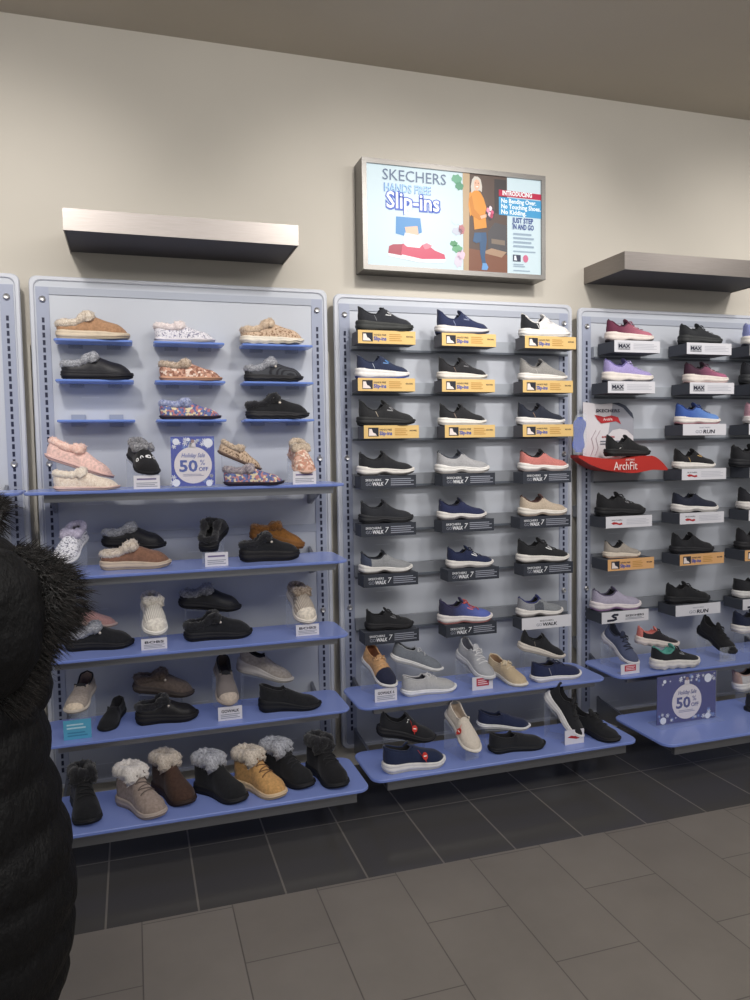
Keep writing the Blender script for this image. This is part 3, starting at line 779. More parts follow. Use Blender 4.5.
PLACE = {
    'a11': (0.100, -0.075, 2.0030, 0, 0, 0.287),
    'a12': (0.482, -0.075, 2.0030, 0, 0, 0.252),
    'a13': (0.840, -0.075, 2.0029, 0, 0, 0.280),
    'a21': (0.112, -0.075, 1.8420, 0, 0, 0.283),
    'a22': (0.497, -0.075, 1.8420, 0, 0, 0.262),
    'a23': (0.853, -0.075, 1.8419, 0, 0, 0.261),
    'a32': (0.492, -0.075, 1.6800, 0, 0, 0.258),
    'a33': (0.856, -0.075, 1.6799, 0, 0, 0.282),
    'b1': (0.043, -0.170, 1.5291, 0, 20, 0.275),
    'b2': (0.086, -0.300, 1.4020, 0, 0, 0.244),
    'b3': (0.376, -0.115, 1.5319, -70, 19.2, 0.255),
    'b4': (0.713, -0.180, 1.5372, -5, 24, 0.200),
    'b5': (0.725, -0.300, 1.4020, -4, 0, 0.248),
    'b6': (1.050, -0.115, 1.5228, -84.4, 20.1, 0.250),
    'c1': (0.161, -0.115, 1.2038, -101.9, 21.3, 0.250),
    'c2': (0.243, -0.130, 1.1614, 0, 4, 0.258),
    'c3': (0.239, -0.250, 1.0830, 0, 0, 0.275),
    'c4': (0.662, -0.300, 1.1290, 76.7, -20.8, 0.255),
    'c5': (0.844, -0.130, 1.1635, -4, 14, 0.245),
    'c6': (0.787, -0.260, 1.0830, 3, 0, 0.255),
    'd1': (0.075, -0.130, 0.8617, -6, 8, 0.224),
    'd2': (0.097, -0.232, 0.7680, 0, 0, 0.264),
    'd3': (0.414, -0.115, 0.9130, -79.2, 23.9, 0.250),
    'd4': (0.539, -0.130, 0.8887, -3, 7, 0.265),
    'd5': (0.553, -0.245, 0.7680, 3, 0, 0.283),
    'd6': (1.027, -0.115, 0.9092, -79.7, 24.1, 0.250),
    'e1': (0.167, -0.115, 0.5791, -97.1, 8.5, 0.250),
    'e2': (0.288, -0.100, 0.4649, -102.1, 6, 0.215),
    'e3': (0.341, -0.130, 0.5501, -6, 9, 0.256),
    'e4': (0.352, -0.261, 0.4480, 4, 0, 0.251),
    'e5': (0.703, -0.115, 0.6097, -83.1, 25.8, 0.255),
    'e6': (0.770, -0.140, 0.5980, -16, 14, 0.257),
    'e7': (0.846, -0.280, 0.4480, -4, 0, 0.267),
    'f1': (0.130, -0.330, 0.2030, -74.7, 0, 0.262),
    'f2': (0.282, -0.394, 0.2030, -50.7, 0, 0.262),
    'f3': (0.419, -0.312, 0.2030, -59.1, 0, 0.262),
    'f4': (0.572, -0.386, 0.2030, -46.3, 0, 0.262),
    'f5': (0.728, -0.391, 0.2030, -48.6, 0, 0.262),
    'f6': (0.847, -0.346, 0.2030, -47.2, 0, 0.262),
    'f7': (1.044, -0.345, 0.2030, -69.5, 0, 0.270),
    'p2_11': (1.348, -0.130, 2.0660, 0, 0, 0.268),
    'p2_12': (1.730, -0.130, 2.0660, 0, 0, 0.267),
    'p2_13': (2.165, -0.130, 2.0660, 0, 0, 0.266),
    'p2_21': (1.340, -0.130, 1.8570, 0, 0, 0.255),
    'p2_22': (1.737, -0.130, 1.8570, 0, 0, 0.249),
    'p2_23': (2.159, -0.130, 1.8570, 0, 0, 0.256),
    'p2_31': (1.345, -0.130, 1.6470, 0, 0, 0.275),
    'p2_32': (1.739, -0.130, 1.6470, 0, 0, 0.240),
    'p2_33': (2.147, -0.130, 1.6470, 0, 0, 0.254),
    'p2_41': (1.341, -0.130, 1.4230, 0, 0, 0.271),
    'p2_42': (1.722, -0.130, 1.4230, 0, 0, 0.270),
    'p2_43': (2.157, -0.130, 1.4230, 0, 0, 0.263),
    'p2_51': (1.346, -0.130, 1.2070, 0, 0, 0.258),
    'p2_52': (1.729, -0.130, 1.2070, 0, 0, 0.247),
    'p2_53': (2.156, -0.130, 1.2070, 0, 0, 0.256),
    'p2_61': (1.342, -0.130, 0.9770, 0, 0, 0.255),
    'p2_62': (1.772, -0.130, 0.9770, 0, 0, 0.239),
    'p2_63': (2.145, -0.130, 0.9770, 0, 0, 0.280),
    'p2_71': (1.366, -0.130, 0.7140, 0, 0, 0.233),
    'p2_72': (1.727, -0.130, 0.7140, 0, 0, 0.276),
    'p2_73': (2.142, -0.130, 0.7140, 0, 0, 0.248),
    'p3_11': (2.657, -0.115, 2.0590, 0, 0, 0.267),
    'p3_12': (3.099, -0.115, 2.0590, 0, 0, 0.253),
    'p3_13': (3.510, -0.115, 2.0590, 0, 0, 0.290),
    'p3_21': (2.641, -0.115, 1.8580, 0, 0, 0.281),
    'p3_22': (3.131, -0.115, 1.8580, 0, 0, 0.262),
    'p3_23': (3.499, -0.115, 1.8580, 0, 0, 0.279),
    'p3_32': (3.079, -0.115, 1.6450, 0, 0, 0.265),
    'p3_33': (3.529, -0.115, 1.6450, 0, 0, 0.275),
    'p3_42': (3.068, -0.115, 1.4150, 0, 0, 0.249),
    'p3_43': (3.441, -0.115, 1.4150, 0, 0, 0.286),
    'p3_51': (2.602, -0.115, 1.1870, 0, 0, 0.278),
    'p3_52': (3.066, -0.115, 1.1870, 0, 0, 0.272),
    'p3_53': (3.491, -0.115, 1.1870, 0, 0, 0.282),
    'p3_61': (2.646, -0.115, 0.9710, 0, 0, 0.209),
    'p3_62': (3.058, -0.115, 0.9710, 0, 0, 0.256),
    'p3_63': (3.481, -0.115, 0.9710, 0, 0, 0.271),
    'p3_71': (2.574, -0.115, 0.7060, 0, 0, 0.283),
    'p3_72': (3.029, -0.115, 0.7060, 0, 0, 0.263),
    'p3_73': (3.472, -0.115, 0.7060, 0, 0, 0.272),
    'arch': (2.622, -0.160, 1.4880, 0, 0, 0.253),
    'g1': (1.360, -0.115, 0.5792, -72.3, 19.4, 0.255),
    'g2': (1.474, -0.150, 0.5765, -12, 16, 0.255),
    'g3': (1.479, -0.303, 0.4480, 6, 0, 0.268),
    'g4': (1.827, -0.115, 0.5516, -72, 16.5, 0.260),
    'g5': (1.975, -0.140, 0.4699, -70, 6.6, 0.255),
    'g6': (2.119, -0.170, 0.5681, -14, 14, 0.239),
    'g7': (2.114, -0.328, 0.4480, 8, 0, 0.274),
    'h1': (1.339, -0.350, 0.3111, -14, 8, 0.263),
    'h2': (1.320, -0.504, 0.2030, 6, 0, 0.285),
    'h3': (1.685, -0.320, 0.3556, -78, 25.9, 0.260),
    'h4': (1.823, -0.340, 0.2770, -10, 4, 0.249),
    'h5': (1.824, -0.466, 0.2030, 3, 0, 0.276),
    'h6': (2.161, -0.340, 0.3926, -50, 46, 0.255),
    'h7': (2.303, -0.328, 0.2163, -60, 4, 0.265),
    'k1': (2.631, -0.115, 0.5673, -75.4, 25.8, 0.250),
    'k2': (2.771, -0.200, 0.5358, -14, 6, 0.226),
    'k3': (2.776, -0.330, 0.4368, 4, 0, 0.281),
    'k4': (3.224, -0.115, 0.5455, -78.6, 19.7, 0.250),
    'k5': (3.390, -0.200, 0.5358, 0, 0, 0.283),
    'k6': (3.309, -0.300, 0.2586, -5, -10, 0.271),
    'k7': (3.265, -0.430, 0.1745, 0, 0, 0.278),
}
CARDS = {
    'b3': (0.379, 0.477, 1.406, 1.458, -0.340),
    'b6': (1.004, 1.101, 1.395, 1.449, -0.340),
    'c4': (0.640, 0.731, 1.093, 1.149, -0.340),
    'd3': (0.385, 0.483, 0.794, 0.838, -0.340),
    'd6': (1.002, 1.100, 0.783, 0.830, -0.340),
    'e1': (0.090, 0.190, 0.476, 0.551, -0.345),
    'e5': (0.673, 0.770, 0.467, 0.523, -0.340),
    'g1': (1.340, 1.441, 0.455, 0.512, -0.345),
    'g4': (1.801, 1.903, 0.445, 0.505, -0.345),
    'h6': (2.181, 2.279, 0.189, 0.254, -0.500),
    'k1': (2.585, 2.690, 0.437, 0.486, -0.345),
    'k4': (3.175, 3.275, 0.404, 0.538, -0.340),
}
SIGNS = {
    's1': (0.525, 0.689, 1.400, 1.602, -0.330),
    's2': (2.708, 3.054, 0.205, 0.438, -0.450),
}
BOXES2 = {
    11: (1.341, 1.611, 2.000, 2.064),
    12: (1.740, 2.012, 1.992, 2.056),
    13: (2.164, 2.440, 2.003, 2.064),
    21: (1.337, 1.606, 1.797, 1.850),
    22: (1.738, 2.005, 1.800, 1.850),
    23: (2.152, 2.423, 1.794, 1.851),
    31: (1.361, 1.622, 1.592, 1.645),
    32: (1.750, 2.004, 1.588, 1.643),
    33: (2.151, 2.424, 1.586, 1.641),
    41: (1.343, 1.605, 1.379, 1.432),
    42: (1.735, 2.003, 1.374, 1.428),
    43: (2.150, 2.413, 1.372, 1.430),
    51: (1.340, 1.602, 1.177, 1.239),
    52: (1.730, 1.996, 1.166, 1.222),
    53: (2.134, 2.410, 1.164, 1.220),
    61: (1.349, 1.609, 0.958, 1.027),
    62: (1.758, 2.021, 0.957, 1.016),
    63: (2.151, 2.424, 0.946, 1.004),
    71: (1.350, 1.610, 0.709, 0.774),
    72: (1.746, 2.007, 0.712, 0.774),
    73: (2.142, 2.413, 0.708, 0.777),
}
BOXES3 = {
    11: (2.657, 2.924, 1.990, 2.049),
    12: (3.088, 3.368, 1.995, 2.051),
    13: (3.488, 3.796, 1.999, 2.051),
    21: (2.621, 2.896, 1.782, 1.837),
    22: (3.109, 3.388, 1.790, 1.842),
    23: (3.499, 3.801, 1.787, 1.840),
    32: (3.069, 3.340, 1.579, 1.631),
    33: (3.490, 3.779, 1.569, 1.623),
    42: (3.065, 3.344, 1.362, 1.419),
    43: (3.501, 3.792, 1.344, 1.403),
    51: (2.612, 2.884, 1.147, 1.208),
    52: (3.055, 3.334, 1.145, 1.206),
    53: (3.498, 3.790, 1.134, 1.194),
    61: (2.624, 2.898, 0.939, 1.000),
    62: (3.058, 3.338, 0.933, 0.996),
    63: (3.476, 3.782, 0.912, 0.978),
    71: (2.590, 2.867, 0.696, 0.765),
    72: (3.035, 3.319, 0.686, 0.763),
    73: (3.467, 3.774, 0.662, 0.738),
}
# ------------------------------------------------------------------ render settings, camera
scn.view_settings.view_transform = 'Standard'
scn.view_settings.look = 'None'
scn.view_settings.exposure = 0.0
cam_data = bpy.data.cameras.new('camera')
cam_data.sensor_fit = 'HORIZONTAL'; cam_data.sensor_width = 36.0
cam_data.lens = 36.0 * 760 / 750
cam_data.clip_start = 0.05; cam_data.clip_end = 60
cam = bpy.data.objects.new('camera', cam_data); COL.objects.link(cam)
bx = Vector((0.95220629, -0.30502661, -0.01618504))
by = -Vector((-0.03513382, -0.05673498, -0.99777089))
bz = -Vector((0.30342842, 0.95065236, -0.06474016))
m3 = Matrix((bx, by, bz)).transposed().to_4x4()
m3.translation = Vector((0.3735, -3.4187, 1.536))
cam.matrix_world = m3
scn.camera = cam

# ------------------------------------------------------------------ room
def node_floor():
    m, nt, b = _new('floor_tiles'); ln = nt.links.new
    tc = nt.nodes.new('ShaderNodeTexCoord')
    mp = nt.nodes.new('ShaderNodeMapping')
    mp.inputs['Rotation'].default_value = (0, 0, R(90))
    mp.inputs['Location'].default_value = (-FY, FX, 0)
    ln(tc.outputs['Object'], mp.inputs['Vector'])
    br = nt.nodes.new('ShaderNodeTexBrick')
    br.offset = 0.5; br.inputs['Scale'].default_value = 1.0
    br.inputs['Mortar Size'].default_value = 0.0022; br.inputs['Mortar Smooth'].default_value = 0.2
    br.inputs['Brick Width'].default_value = 0.6; br.inputs['Row Height'].default_value = 0.2945
    br.inputs['Color1'].default_value = lin((126, 120, 114)); br.inputs['Color2'].default_value = lin((131, 125, 119))
    br.inputs['Mortar'].default_value = lin((92, 87, 83))
    ln(mp.outputs[0], br.inputs['Vector'])
    n = _noise(nt, tc.outputs['Object'], 3, 4)
    mx = nt.nodes.new('ShaderNodeMixRGB'); mx.blend_type = 'MULTIPLY'; mx.inputs[0].default_value = 1
    ln(br.outputs['Color'], mx.inputs[1])
    ln(_ramp(nt, n.outputs['Fac'], [(0.3, (.9, .9, .9, 1)), (0.7, (1.05, 1.05, 1.05, 1))]), mx.inputs[2])
    ln(mx.outputs[0], b.inputs['Base Color'])
    b.inputs['Roughness'].default_value = 0.42
    return m
FX, FY = 0.236, 0.0
def node_band():
    m, nt, b = _new('dark_tiles'); ln = nt.links.new
    tc = nt.nodes.new('ShaderNodeTexCoord'); mp = nt.nodes.new('ShaderNodeMapping')
    mp.inputs['Location'].default_value = (-0.24, 0.45, 0)
    ln(tc.outputs['Object'], mp.inputs['Vector'])
    br = nt.nodes.new('ShaderNodeTexBrick'); br.offset = 0.0
    br.inputs['Scale'].default_value = 1.0; br.inputs['Mortar Size'].default_value = 0.004
    br.inputs['Mortar Smooth'].default_value = 0.3
    br.inputs['Brick Width'].default_value = 0.2975; br.inputs['Row Height'].default_value = 0.6
    br.inputs['Color1'].default_value = lin((76, 74, 73)); br.inputs['Color2'].default_value = lin((81, 79, 77))
    br.inputs['Mortar'].default_value = lin((122, 117, 111))
    ln(mp.outputs[0], br.inputs['Vector']); ln(br.outputs['Color'], b.inputs['Base Color'])
    b.inputs['Roughness'].default_value = 0.16
    b.inputs['Specular IOR Level'].default_value = 0.45
    return m
def node_paint(name, c, rough=0.9, v=0.03):
    m, nt, b = _new(name)
    n = _noise(nt, _coords(nt, 1.0), 1.3, 3)
    L = lin(c)
    nt.links.new(_ramp(nt, n.outputs['Fac'], [(0.3, _mul(L, 1 - v)), (0.7, _mul(L, 1 + v))]), b.inputs['Base Color'])
    b.inputs['Roughness'].default_value = rough; b.inputs['Specular IOR Level'].default_value = 0.2
    return m

EDGE = -0.885
mb = MB(); mb.box(-5, 8, -7.5, EDGE, -0.1, 0); struct(mb.build('floor', node_floor(), smooth=False))
mb = MB(); mb.box(-5, 8, EDGE, 0.08, -0.1, 0); struct(mb.build('trim_1', node_band(), smooth=False))
mb = MB(); mb.box(-5, 8, 0.08, 0.2, -0.1, 3.45); struct(mb.build('wall_back', node_paint('wall_paint', (200, 195, 186)), smooth=False))
mb = MB(); mb.box(-5, 8, -7.5, 0.08, 3.333, 3.45); struct(mb.build('ceiling', node_paint('ceiling_paint', (196, 188, 176)), smooth=False))
# wall standards seen in the gaps between the panels
for x in (-0.0155, 1.2645, 2.5445, 3.8245):
    mb = MB(); mb.box(x - .005, x + .005, 0.055, 0.0799, 0.1, 2.0)
    struct(mb.build('trim_2', mat('paper', (196, 192, 184)), smooth=False))

# ------------------------------------------------------------------ display panels
def node_frost():
    m, nt, b = _new('frosted_acrylic'); ln = nt.links.new
    n = _noise(nt, _coords(nt, 1.0), 2.0, 2)
    ln(_ramp(nt, n.outputs['Fac'], [(0.3, lin((186, 191, 202))), (0.7, lin((194, 199, 209)))]), b.inputs['Base Color'])
    b.inputs['Roughness'].default_value = 0.38; b.inputs['Specular IOR Level'].default_value = 0.35
    return m
def node_frost_edge():
    m, nt, b = _new('frosted_edge')
    b.inputs['Base Color'].default_value = lin((205, 209, 220)); b.inputs['Roughness'].default_value = 0.3
    b.inputs['Alpha'].default_value = 0.9
    return m
FROST, FEDGE = node_frost(), node_frost_edge()
UPR = mat('plastic', (158, 165, 186)); SLOT = mat('plastic', (38, 42, 66)); BAR = mat('plastic', (166, 172, 186)); STEEL = mat('metal', (188, 188, 190))
TICK = mat('plastic', (205, 210, 220))
def panel(x0, top, name, idx, width=1.25):
    t = thing('wall_display', name, 'wall display', (x0, 0, 0), (0, 0, 0), 'frosted wall displays')
    mb = MB(); mb.rslab(0, width, 0.12, top, 0.0, 0.012, .03, .003, axis='y')
    for z in [top - .27 - .225 * k for k in range(9)]:
        for x in (.22, .63, 1.03): mb.box(x - .035, x + .035, -.0008, .0004, z, z + .004, 1)
    mb.build('frosted_sheet', [FROST, TICK], t)
    # bevelled light border standing proud of the sheet
    mb = MB()
    def fr(i, y):
        pts = []
        for (cx, cz, s) in ((width - i - .03, top - i - .03, 0), (i + .03, top - i - .03, 90), (i + .03, .12 + i + .03, 180), (width - i - .03, .12 + i + .03, 270)):
            for k in range(6):
                q = R(s + 18 * k); rr = .03
                pts.append((cx + rr * math.cos(q), y, cz + rr * math.sin(q)))
        return pts
    mb.loops([fr(.001, -.001), fr(.004, -.006), fr(.016, -.006), fr(.020, -.001)], caps=(False, False))
    mb.build('border', FEDGE, t)
    for x in (.025, width - .075):
        mb = MB(); mb.box(x, x + .05, -.004, .0, .14, top - .045)
        z = top - .17
        while z > .2:
            mb.box(x + .020, x + .030, -.0055, -.004, z - .020, z, 1); z -= .0305
        mb.build('slotted_upright', [UPR, SLOT], t, smooth=False)
        for z in (top - .095, 1.505, .80):
            mb = MB(); c = Vector((x + .025, -.004, z))
            rg = lambda r, h: [c + Vector((math.cos(a) * r, -h, math.sin(a) * r)) for a in (2 * math.pi * i / 14 for i in range(14))]
            mb.loops([rg(.013, 0), rg(.013, .006), rg(.009, .010), rg(.004, .008)]); mb.build('screw', STEEL, t)
    mb = MB(); mb.box(.075, width - .075, -.0045, .0, top - .075, top - .045); mb.build('top_bar', BAR, t, smooth=False)
    if idx == 1:
        mb = MB(); mb.box(.075, width - .075, -.0045, .0, 1.17, 1.205); mb.build('cross_bar', BAR, t, smooth=False)
    # wall cleats holding the sheet
    mb = MB()
    for z in (top - .17, 1.2, .5): mb.box(.02, width - .02, .012, .0799, z - .03, z + .03)
    mb.build('cleat', BAR, t, smooth=False)
panel(-1.283, 2.275, 'frosted wall display cut off by the left edge of the picture', 0)
panel(0.0, 2.272, 'frosted wall display holding the fur clogs, slippers and boots', 1)
panel(1.28, 2.258, 'frosted wall display with three columns of boxed sneakers, below the lit screen', 2)
panel(2.5645, 2.248, 'frosted wall display with the red curved display base, at the right', 3)

# ------------------------------------------------------------------ blue glass shelves
BG = mat('blueglass', (112, 132, 200), (150, 164, 214)); BAR2 = mat('metal', (150, 152, 158))
def glass_shelf(x0, x1, z, yb, yf, label, group, th=.012, low=False):
    t = thing('glass_shelf', label, 'shelf', ((x0 + x1) / 2, yb, z - th), (0, 0, 0), group)
    h = (x1 - x0) / 2; d = yb - yf
    mb = MB(); mb.rslab(-h, h, -d, 0, 0, th, .05, .003, n=7); mb.build('glass_sheet', BG, t)
    mb = MB(); mb.box(-h + .07, h - .05, -d + .035, -d + .055, -.030 if not low else -.05, -.0005)
    mb.box(-h + .07, h - .07, -.05, -.03, -.025, -.0005); mb.build('support_bar', BAR2, t, smooth=False)
    for sx in (-1, 1):
        x = sx * (h - .085)
        mb = MB()
        mb.prism([(-yb - .005, .03), (-yb - .005, -.09), (-yb - .04, -.09), (-d * .55, -.03), (-d + .04, -.03), (-d + .04, -.003), (-.02, -.003), (-yb - .03, .02)], -.006, .006)
        mb.v = [(x + p[1], p[0], p[2]) for p in mb.v]
        mb.build('bracket', BAR2, t, smooth=False)
SG = 'blue glass shelves'
glass_shelf(-1.27, -.03, 1.402, -.07, -.35, 'blue glass shelf running out of the left frame edge at eye level', SG)
glass_shelf(-.015, 1.228, 1.402, -.07, -.36, 'blue glass shelf at eye level with slippers and a holiday sale sign', SG)
glass_shelf(0.0, 1.226, 1.083, -.08, -.39, 'blue glass shelf with white sparkly slipper and chestnut clog', SG)
glass_shelf(0.0, 1.224, .768, -.10, -.39, 'blue glass shelf with two ribbed knit clogs', SG)
glass_shelf(0.0, 1.224, .448, -.09, -.39, 'blue glass shelf with the pale grey wedge and black wedge', SG)
glass_shelf(-.01, 1.232, .203, -.28, -.62, 'lowest blue glass shelf carrying the row of fur cuff boots', SG, .014, True)
glass_shelf(1.257, 2.475, .448, -.09, -.40, 'blue glass shelf with boat shoes under the boxed sneakers', SG)
glass_shelf(1.26, 2.53, .203, -.25, -.565, 'lowest blue glass shelf with red-tagged slip-ons and a leaning black lace-up', SG, .014, True)
glass_shelf(2.55, 3.74, .437, -.06, -.38, 'blue glass shelf with the wavy sole sneakers at the right', SG)
glass_shelf(2.60, 3.80, .203, -.25, -.66, 'lowest blue glass shelf with the standing holiday sale sign', SG, .014, True)

# small ledges of the left panel
LED = mat('blueglass', (110, 140, 214), (140, 160, 220))
LN = {(0, 0): 'tan clog', (0, 1): 'white speckled slipper', (0, 2): 'beige snake print clog', (1, 0): 'black clog with grey fur',
      (1, 1): 'pink and brown slipper', (1, 2): 'charcoal quilted clog', (2, 0): '', (2, 1): 'multicoloured print slipper', (2, 2): 'all black fur clog'}
for r, z in enumerate((2.003, 1.842, 1.68)):
    for c, (x0, x1) in enumerate(((.095, .395), (.478, .768), (.842, 1.152))):
        lab = 'narrow blue ledge under the ' + LN[(r, c)] if LN[(r, c)] else 'narrow blue ledge with nothing on it, below the black grey-fur clog'
        t = thing('shoe_ledge', lab, 'ledge', ((x0 + x1) / 2, 0, z), (0, 0, 0), 'narrow blue shoe ledges')
        h = (x1 - x0) / 2
        mb = MB(); mb.rslab(-h, h, -.125, -.0065, -.009, 0, .012, .002); mb.build('ledge_sheet', LED, t)
        for x in (-h + .075, h - .075):
            mb = MB(); mb.box(x - .028, x + .028, -.030, -.0005, -.024, -.0092); mb.box(x - .028, x + .028, -.012, -.0005, .0, .026)
            mb.build('clip', mat('acrylic', (150, 160, 180)) if r < 2 else mat('plastic', (150, 158, 176)), t, smooth=False)

# ------------------------------------------------------------------ rails and label boxes
RAIL = mat('plastic', (164, 170, 180)); RAILD = mat('plastic', (92, 98, 108))
for pi, (x0, x1, zs, pan) in enumerate(((1.352, 2.485, (2.0, 1.797, 1.589, 1.372, 1.162, .945, .692), 'centre'), (2.64, 3.74, (1.992, 1.79, 1.573, 1.357, 1.136, .926, .676), 'right'))):
    for k, z in enumerate(zs):
        t = thing('shoe_rail', 'grey metal rail of the %s row on the %s panel' % (ROW[k], pan), 'rail', (x0, 0, z), (0, 0, 0), 'metal rails on the %s panel' % pan)
        w = x1 - x0
        mb = MB(); mb.box(0, w, -.03, -.0065, 0, .056); mb.build('rail_plate', RAIL if k < 3 else mat('plastic', (138, 142, 150)), t, smooth=False)
        mb = MB(); mb.box(0, w, -.036, -.03, -.006, .004); mb.build('lower_lip', RAILD, t, smooth=False)

YEL = mat('paper', (226, 192, 128)); ORG = mat('paper', (226, 176, 122)); CHR = mat('paper', (54, 58, 68)); WLB = mat('paper', (222, 222, 230))
DRK = mat('paper', (78, 82, 92)); DK2 = mat('paper', (46, 48, 58)); WTX = mat('paper', (226, 228, 234)); BTX = mat('paper', (40, 42, 60)); RED = mat('paper', (176, 46, 52)); LTX = mat('paper', (150, 154, 168))
BROWN = mat('paper', (150, 112, 52)); BLUE = mat('paper', (46, 84, 176))

def lines(mb, x0, x1, z0, z1, n, y, mi=0):
    for k in range(n):
        z = z0 + (z1 - z0) * (k + .5) / n; hh = (z1 - z0) / n * .22
        mb.box(x0, x1 - (x1 - x0) * .12 * (k % 2), y - .0006, y, z - hh, z + hh, mi)

def label_box(x0, x1, z0, z1, style, label, group, deep):
    """shallow box on the rail: dark body, printed front plate"""
    yf = -.18
    t = thing('label_box', label, 'label box', ((x0 + x1) / 2, yf, z0), (0, 0, 0), group)
    w, h = x1 - x0, z1 - z0; hw = w / 2
    mb = MB(); mb.box(-hw, hw, .002, deep, 0, h - .001); mb.build('box_body', DRK if style != 'yellow' else mat('paper', (98, 98, 104)), t, smooth=False)
    face = {'yellow': YEL, 'orange': ORG, 'walk7': CHR}.get(style, WLB)
    mb = MB(); mb.box(-hw, hw, 0, .0019, 0, h + .002); fp = mb.build('front_plate', face, t, smooth=False)
    y = -.0003
    if style in ('yellow', 'orange'):
        mb = MB(); mb.box(-hw + .02, -hw + .068, y - .0006, y, .009, h - .008)
        mb.build('picture', DK2, fp, smooth=False)
        mb = MB(); mb.prism([(-hw + .022, .012), (-hw + .060, .012), (-hw + .052, .022), (-hw + .042, .026), (-hw + .036, h - .014), (-hw + .024, h - .014)], y - .0014, y - .0007)
        mb.build('picture', mat('paper', (238, 226, 222)), fp, smooth=False)
        lettering('HANDS FREE', h * .20, BTX, fp, (-hw + .102, y, h * .62), .01, width=.058)
        lettering('Slip-ins', h * .42, BLUE, fp, (-hw + .102, y, h * .26), .03, width=.060)
        mb = MB(); lines(mb, -hw + .145, -hw + .205, h * .2, h * .82, 4, y); mb.build('print_lines', mat('paper', (196, 150, 84)), fp, smooth=False)
        lettering('SKECHERS', h * .16, BTX, fp, (hw - .028, y, h * .55), .01, width=.034)
    elif style == 'walk7':
        lettering('SKECHERS', h * .24, WTX, fp, (-hw + .058, y, h * .60), .01, sx=1.2, width=.074)
        lettering('GO', h * .36, LTX, fp, (-hw + .036, y, h * .24), .0, width=.028)
        lettering('WALK', h * .40, WTX, fp, (-hw + .078, y, h * .23), .03, .15, width=.052)
        lettering('7', h * .62, WTX, fp, (-hw + .118, y, h * .30), .0, .2)
        mb = MB(); lines(mb, -hw + .14, hw - .012, h * .18, h * .82, 4, y); mb.build('print_lines', LTX, fp, smooth=False)
    elif style == 'walkw':
        lettering('SKECHERS', h * .17, BTX, fp, (0, y, h * .62), .0, width=.075)
        lettering('GO', h * .34, LTX, fp, (-.042, y, h * .24), .01, width=.03)
        lettering('WALK', h * .38, BTX, fp, (.016, y, h * .23), .03, .1, width=.08)
    elif style == 'run':
        lettering('SKECHERS', h * .15, LTX, fp, (0, y, h * .66), .0, width=.07)
        lettering('GO', h * .40, LTX, fp, (-.038, y, h * .2), .01, .1, width=.042)
        lettering('RUN', h * .46, BTX, fp, (.026, y, h * .18), .03, .1, width=.075)
    elif style == 'max':
        mb = MB(); mb.box(-hw + .018, -hw + .092, y - .0005, y, h * .2, h * .84); mb.build('block', mat('paper', (190, 192, 200)), fp, smooth=False)
        lettering('MAX', h * .46, BTX, fp, (-hw + .055, y - .0006, h * .38), .04, width=.068)
        lettering('CUSHIONING', h * .15, BTX, fp, (-hw + .055, y - .0006, h * .22), .01, width=.066)
        mb = MB(); lines(mb, -hw + .11, hw - .02, h * .25, h * .8, 4, y); mb.build('print_lines', mat('paper', (196, 198, 208)), fp, smooth=False)
    elif style == 'arch':
        mb = MB(); a = -hw + .03
        mb.prism([(a, h * .42), (a + .015, h * .54), (a + .03, h * .50), (a + .045, h * .40), (a + .062, h * .46), (a + .066, h * .30), (a + .05, h * .24), (a + .03, h * .34), (a + .012, h * .30)], y - .0006, y)
        mb.build('swoosh', RED, fp, smooth=False)
        lettering('SKECHERS', h * .16, BTX, fp, (a + .034, y, h * .64), .0, width=.062)
        mb = MB(); lines(mb, -hw + .12, hw - .02, h * .25, h * .8, 4, y); mb.build('print_lines', mat('paper', (200, 202, 212)), fp, smooth=False)
    elif style == 'brand':
        mb = MB(); a = -hw + .045
        S_ = [(1.0, .95), (.35, 1.0), (.1, .78), (.38, .58), (.8, .45), (.95, .22), (.6, .02), (-.35, 0)]
        pts = [Vector((a + (u + .3 * v) * .04, 0, h * .25 + v * h * .5)) for u, v in S_]
        mb.tube(pts, .0055, n=4, flat=.12, up=(0, 1, 0)); mb.v = [(p[0], y - .0004 + p[1] * .2, p[2]) for p in mb.v]
        mb.build('logo', BTX, fp, smooth=False)
        lettering('SKECHERS', h * .26, BTX, fp, (.055, y, h * .48), .02, width=.11)
        mb = MB(); lines(mb, .0, .11, h * .2, h * .42, 2, y); mb.build('print_lines', LTX, fp, smooth=False)
SNAME = {'yellow': 'yellow', 'orange': 'orange tan', 'walk7': 'charcoal', 'walkw': 'white', 'run': 'white', 'max': 'white', 'arch': 'white', 'brand': 'white'}
def style2(k):
    r = k // 10
    return 'yellow' if r < 4 else ('walkw' if k == 73 else 'walk7')
def style3(k):
    r = k // 10
    if r < 3: return 'max'
    return {32: 'run', 33: 'run', 42: 'arch', 43: 'arch', 51: 'arch', 52: 'arch', 53: 'arch', 61: 'orange', 62: 'orange', 63: 'orange', 71: 'brand', 72: 'run', 73: 'brand'}[k]
RB2 = (2.008, 1.799, 1.589, 1.374, 1.160, .930, .667); RB3 = (2.001, 1.800, 1.587, 1.357, 1.135, .920, .656)
def box_row(BX, zr, st, pan, deep):
    for k, (x0, x1, z0, z1) in BX.items():
        r = k // 10 - 1
        zt = PLACE_TOP[pan][r] - .0005
        s = st(k)
        label_box(x0, x1, zt - .056, zt, s, '%s printed label box under the %s shoe, %s row, %s panel' % (SNAME[s], POS[k % 10 - 1], ROW[r], pan),
                  'printed label boxes on the %s panel' % pan, deep)
PLACE_TOP = {'centre': [PLACE['p2_%d1' % r][2] for r in range(1, 8)],
             'right': [PLACE['p3_%d2' % r][2] for r in range(1, 8)]}
box_row(BOXES2, RB2, style2, 'centre', .095)
box_row(BOXES3, RB3, style3, 'right', .14)

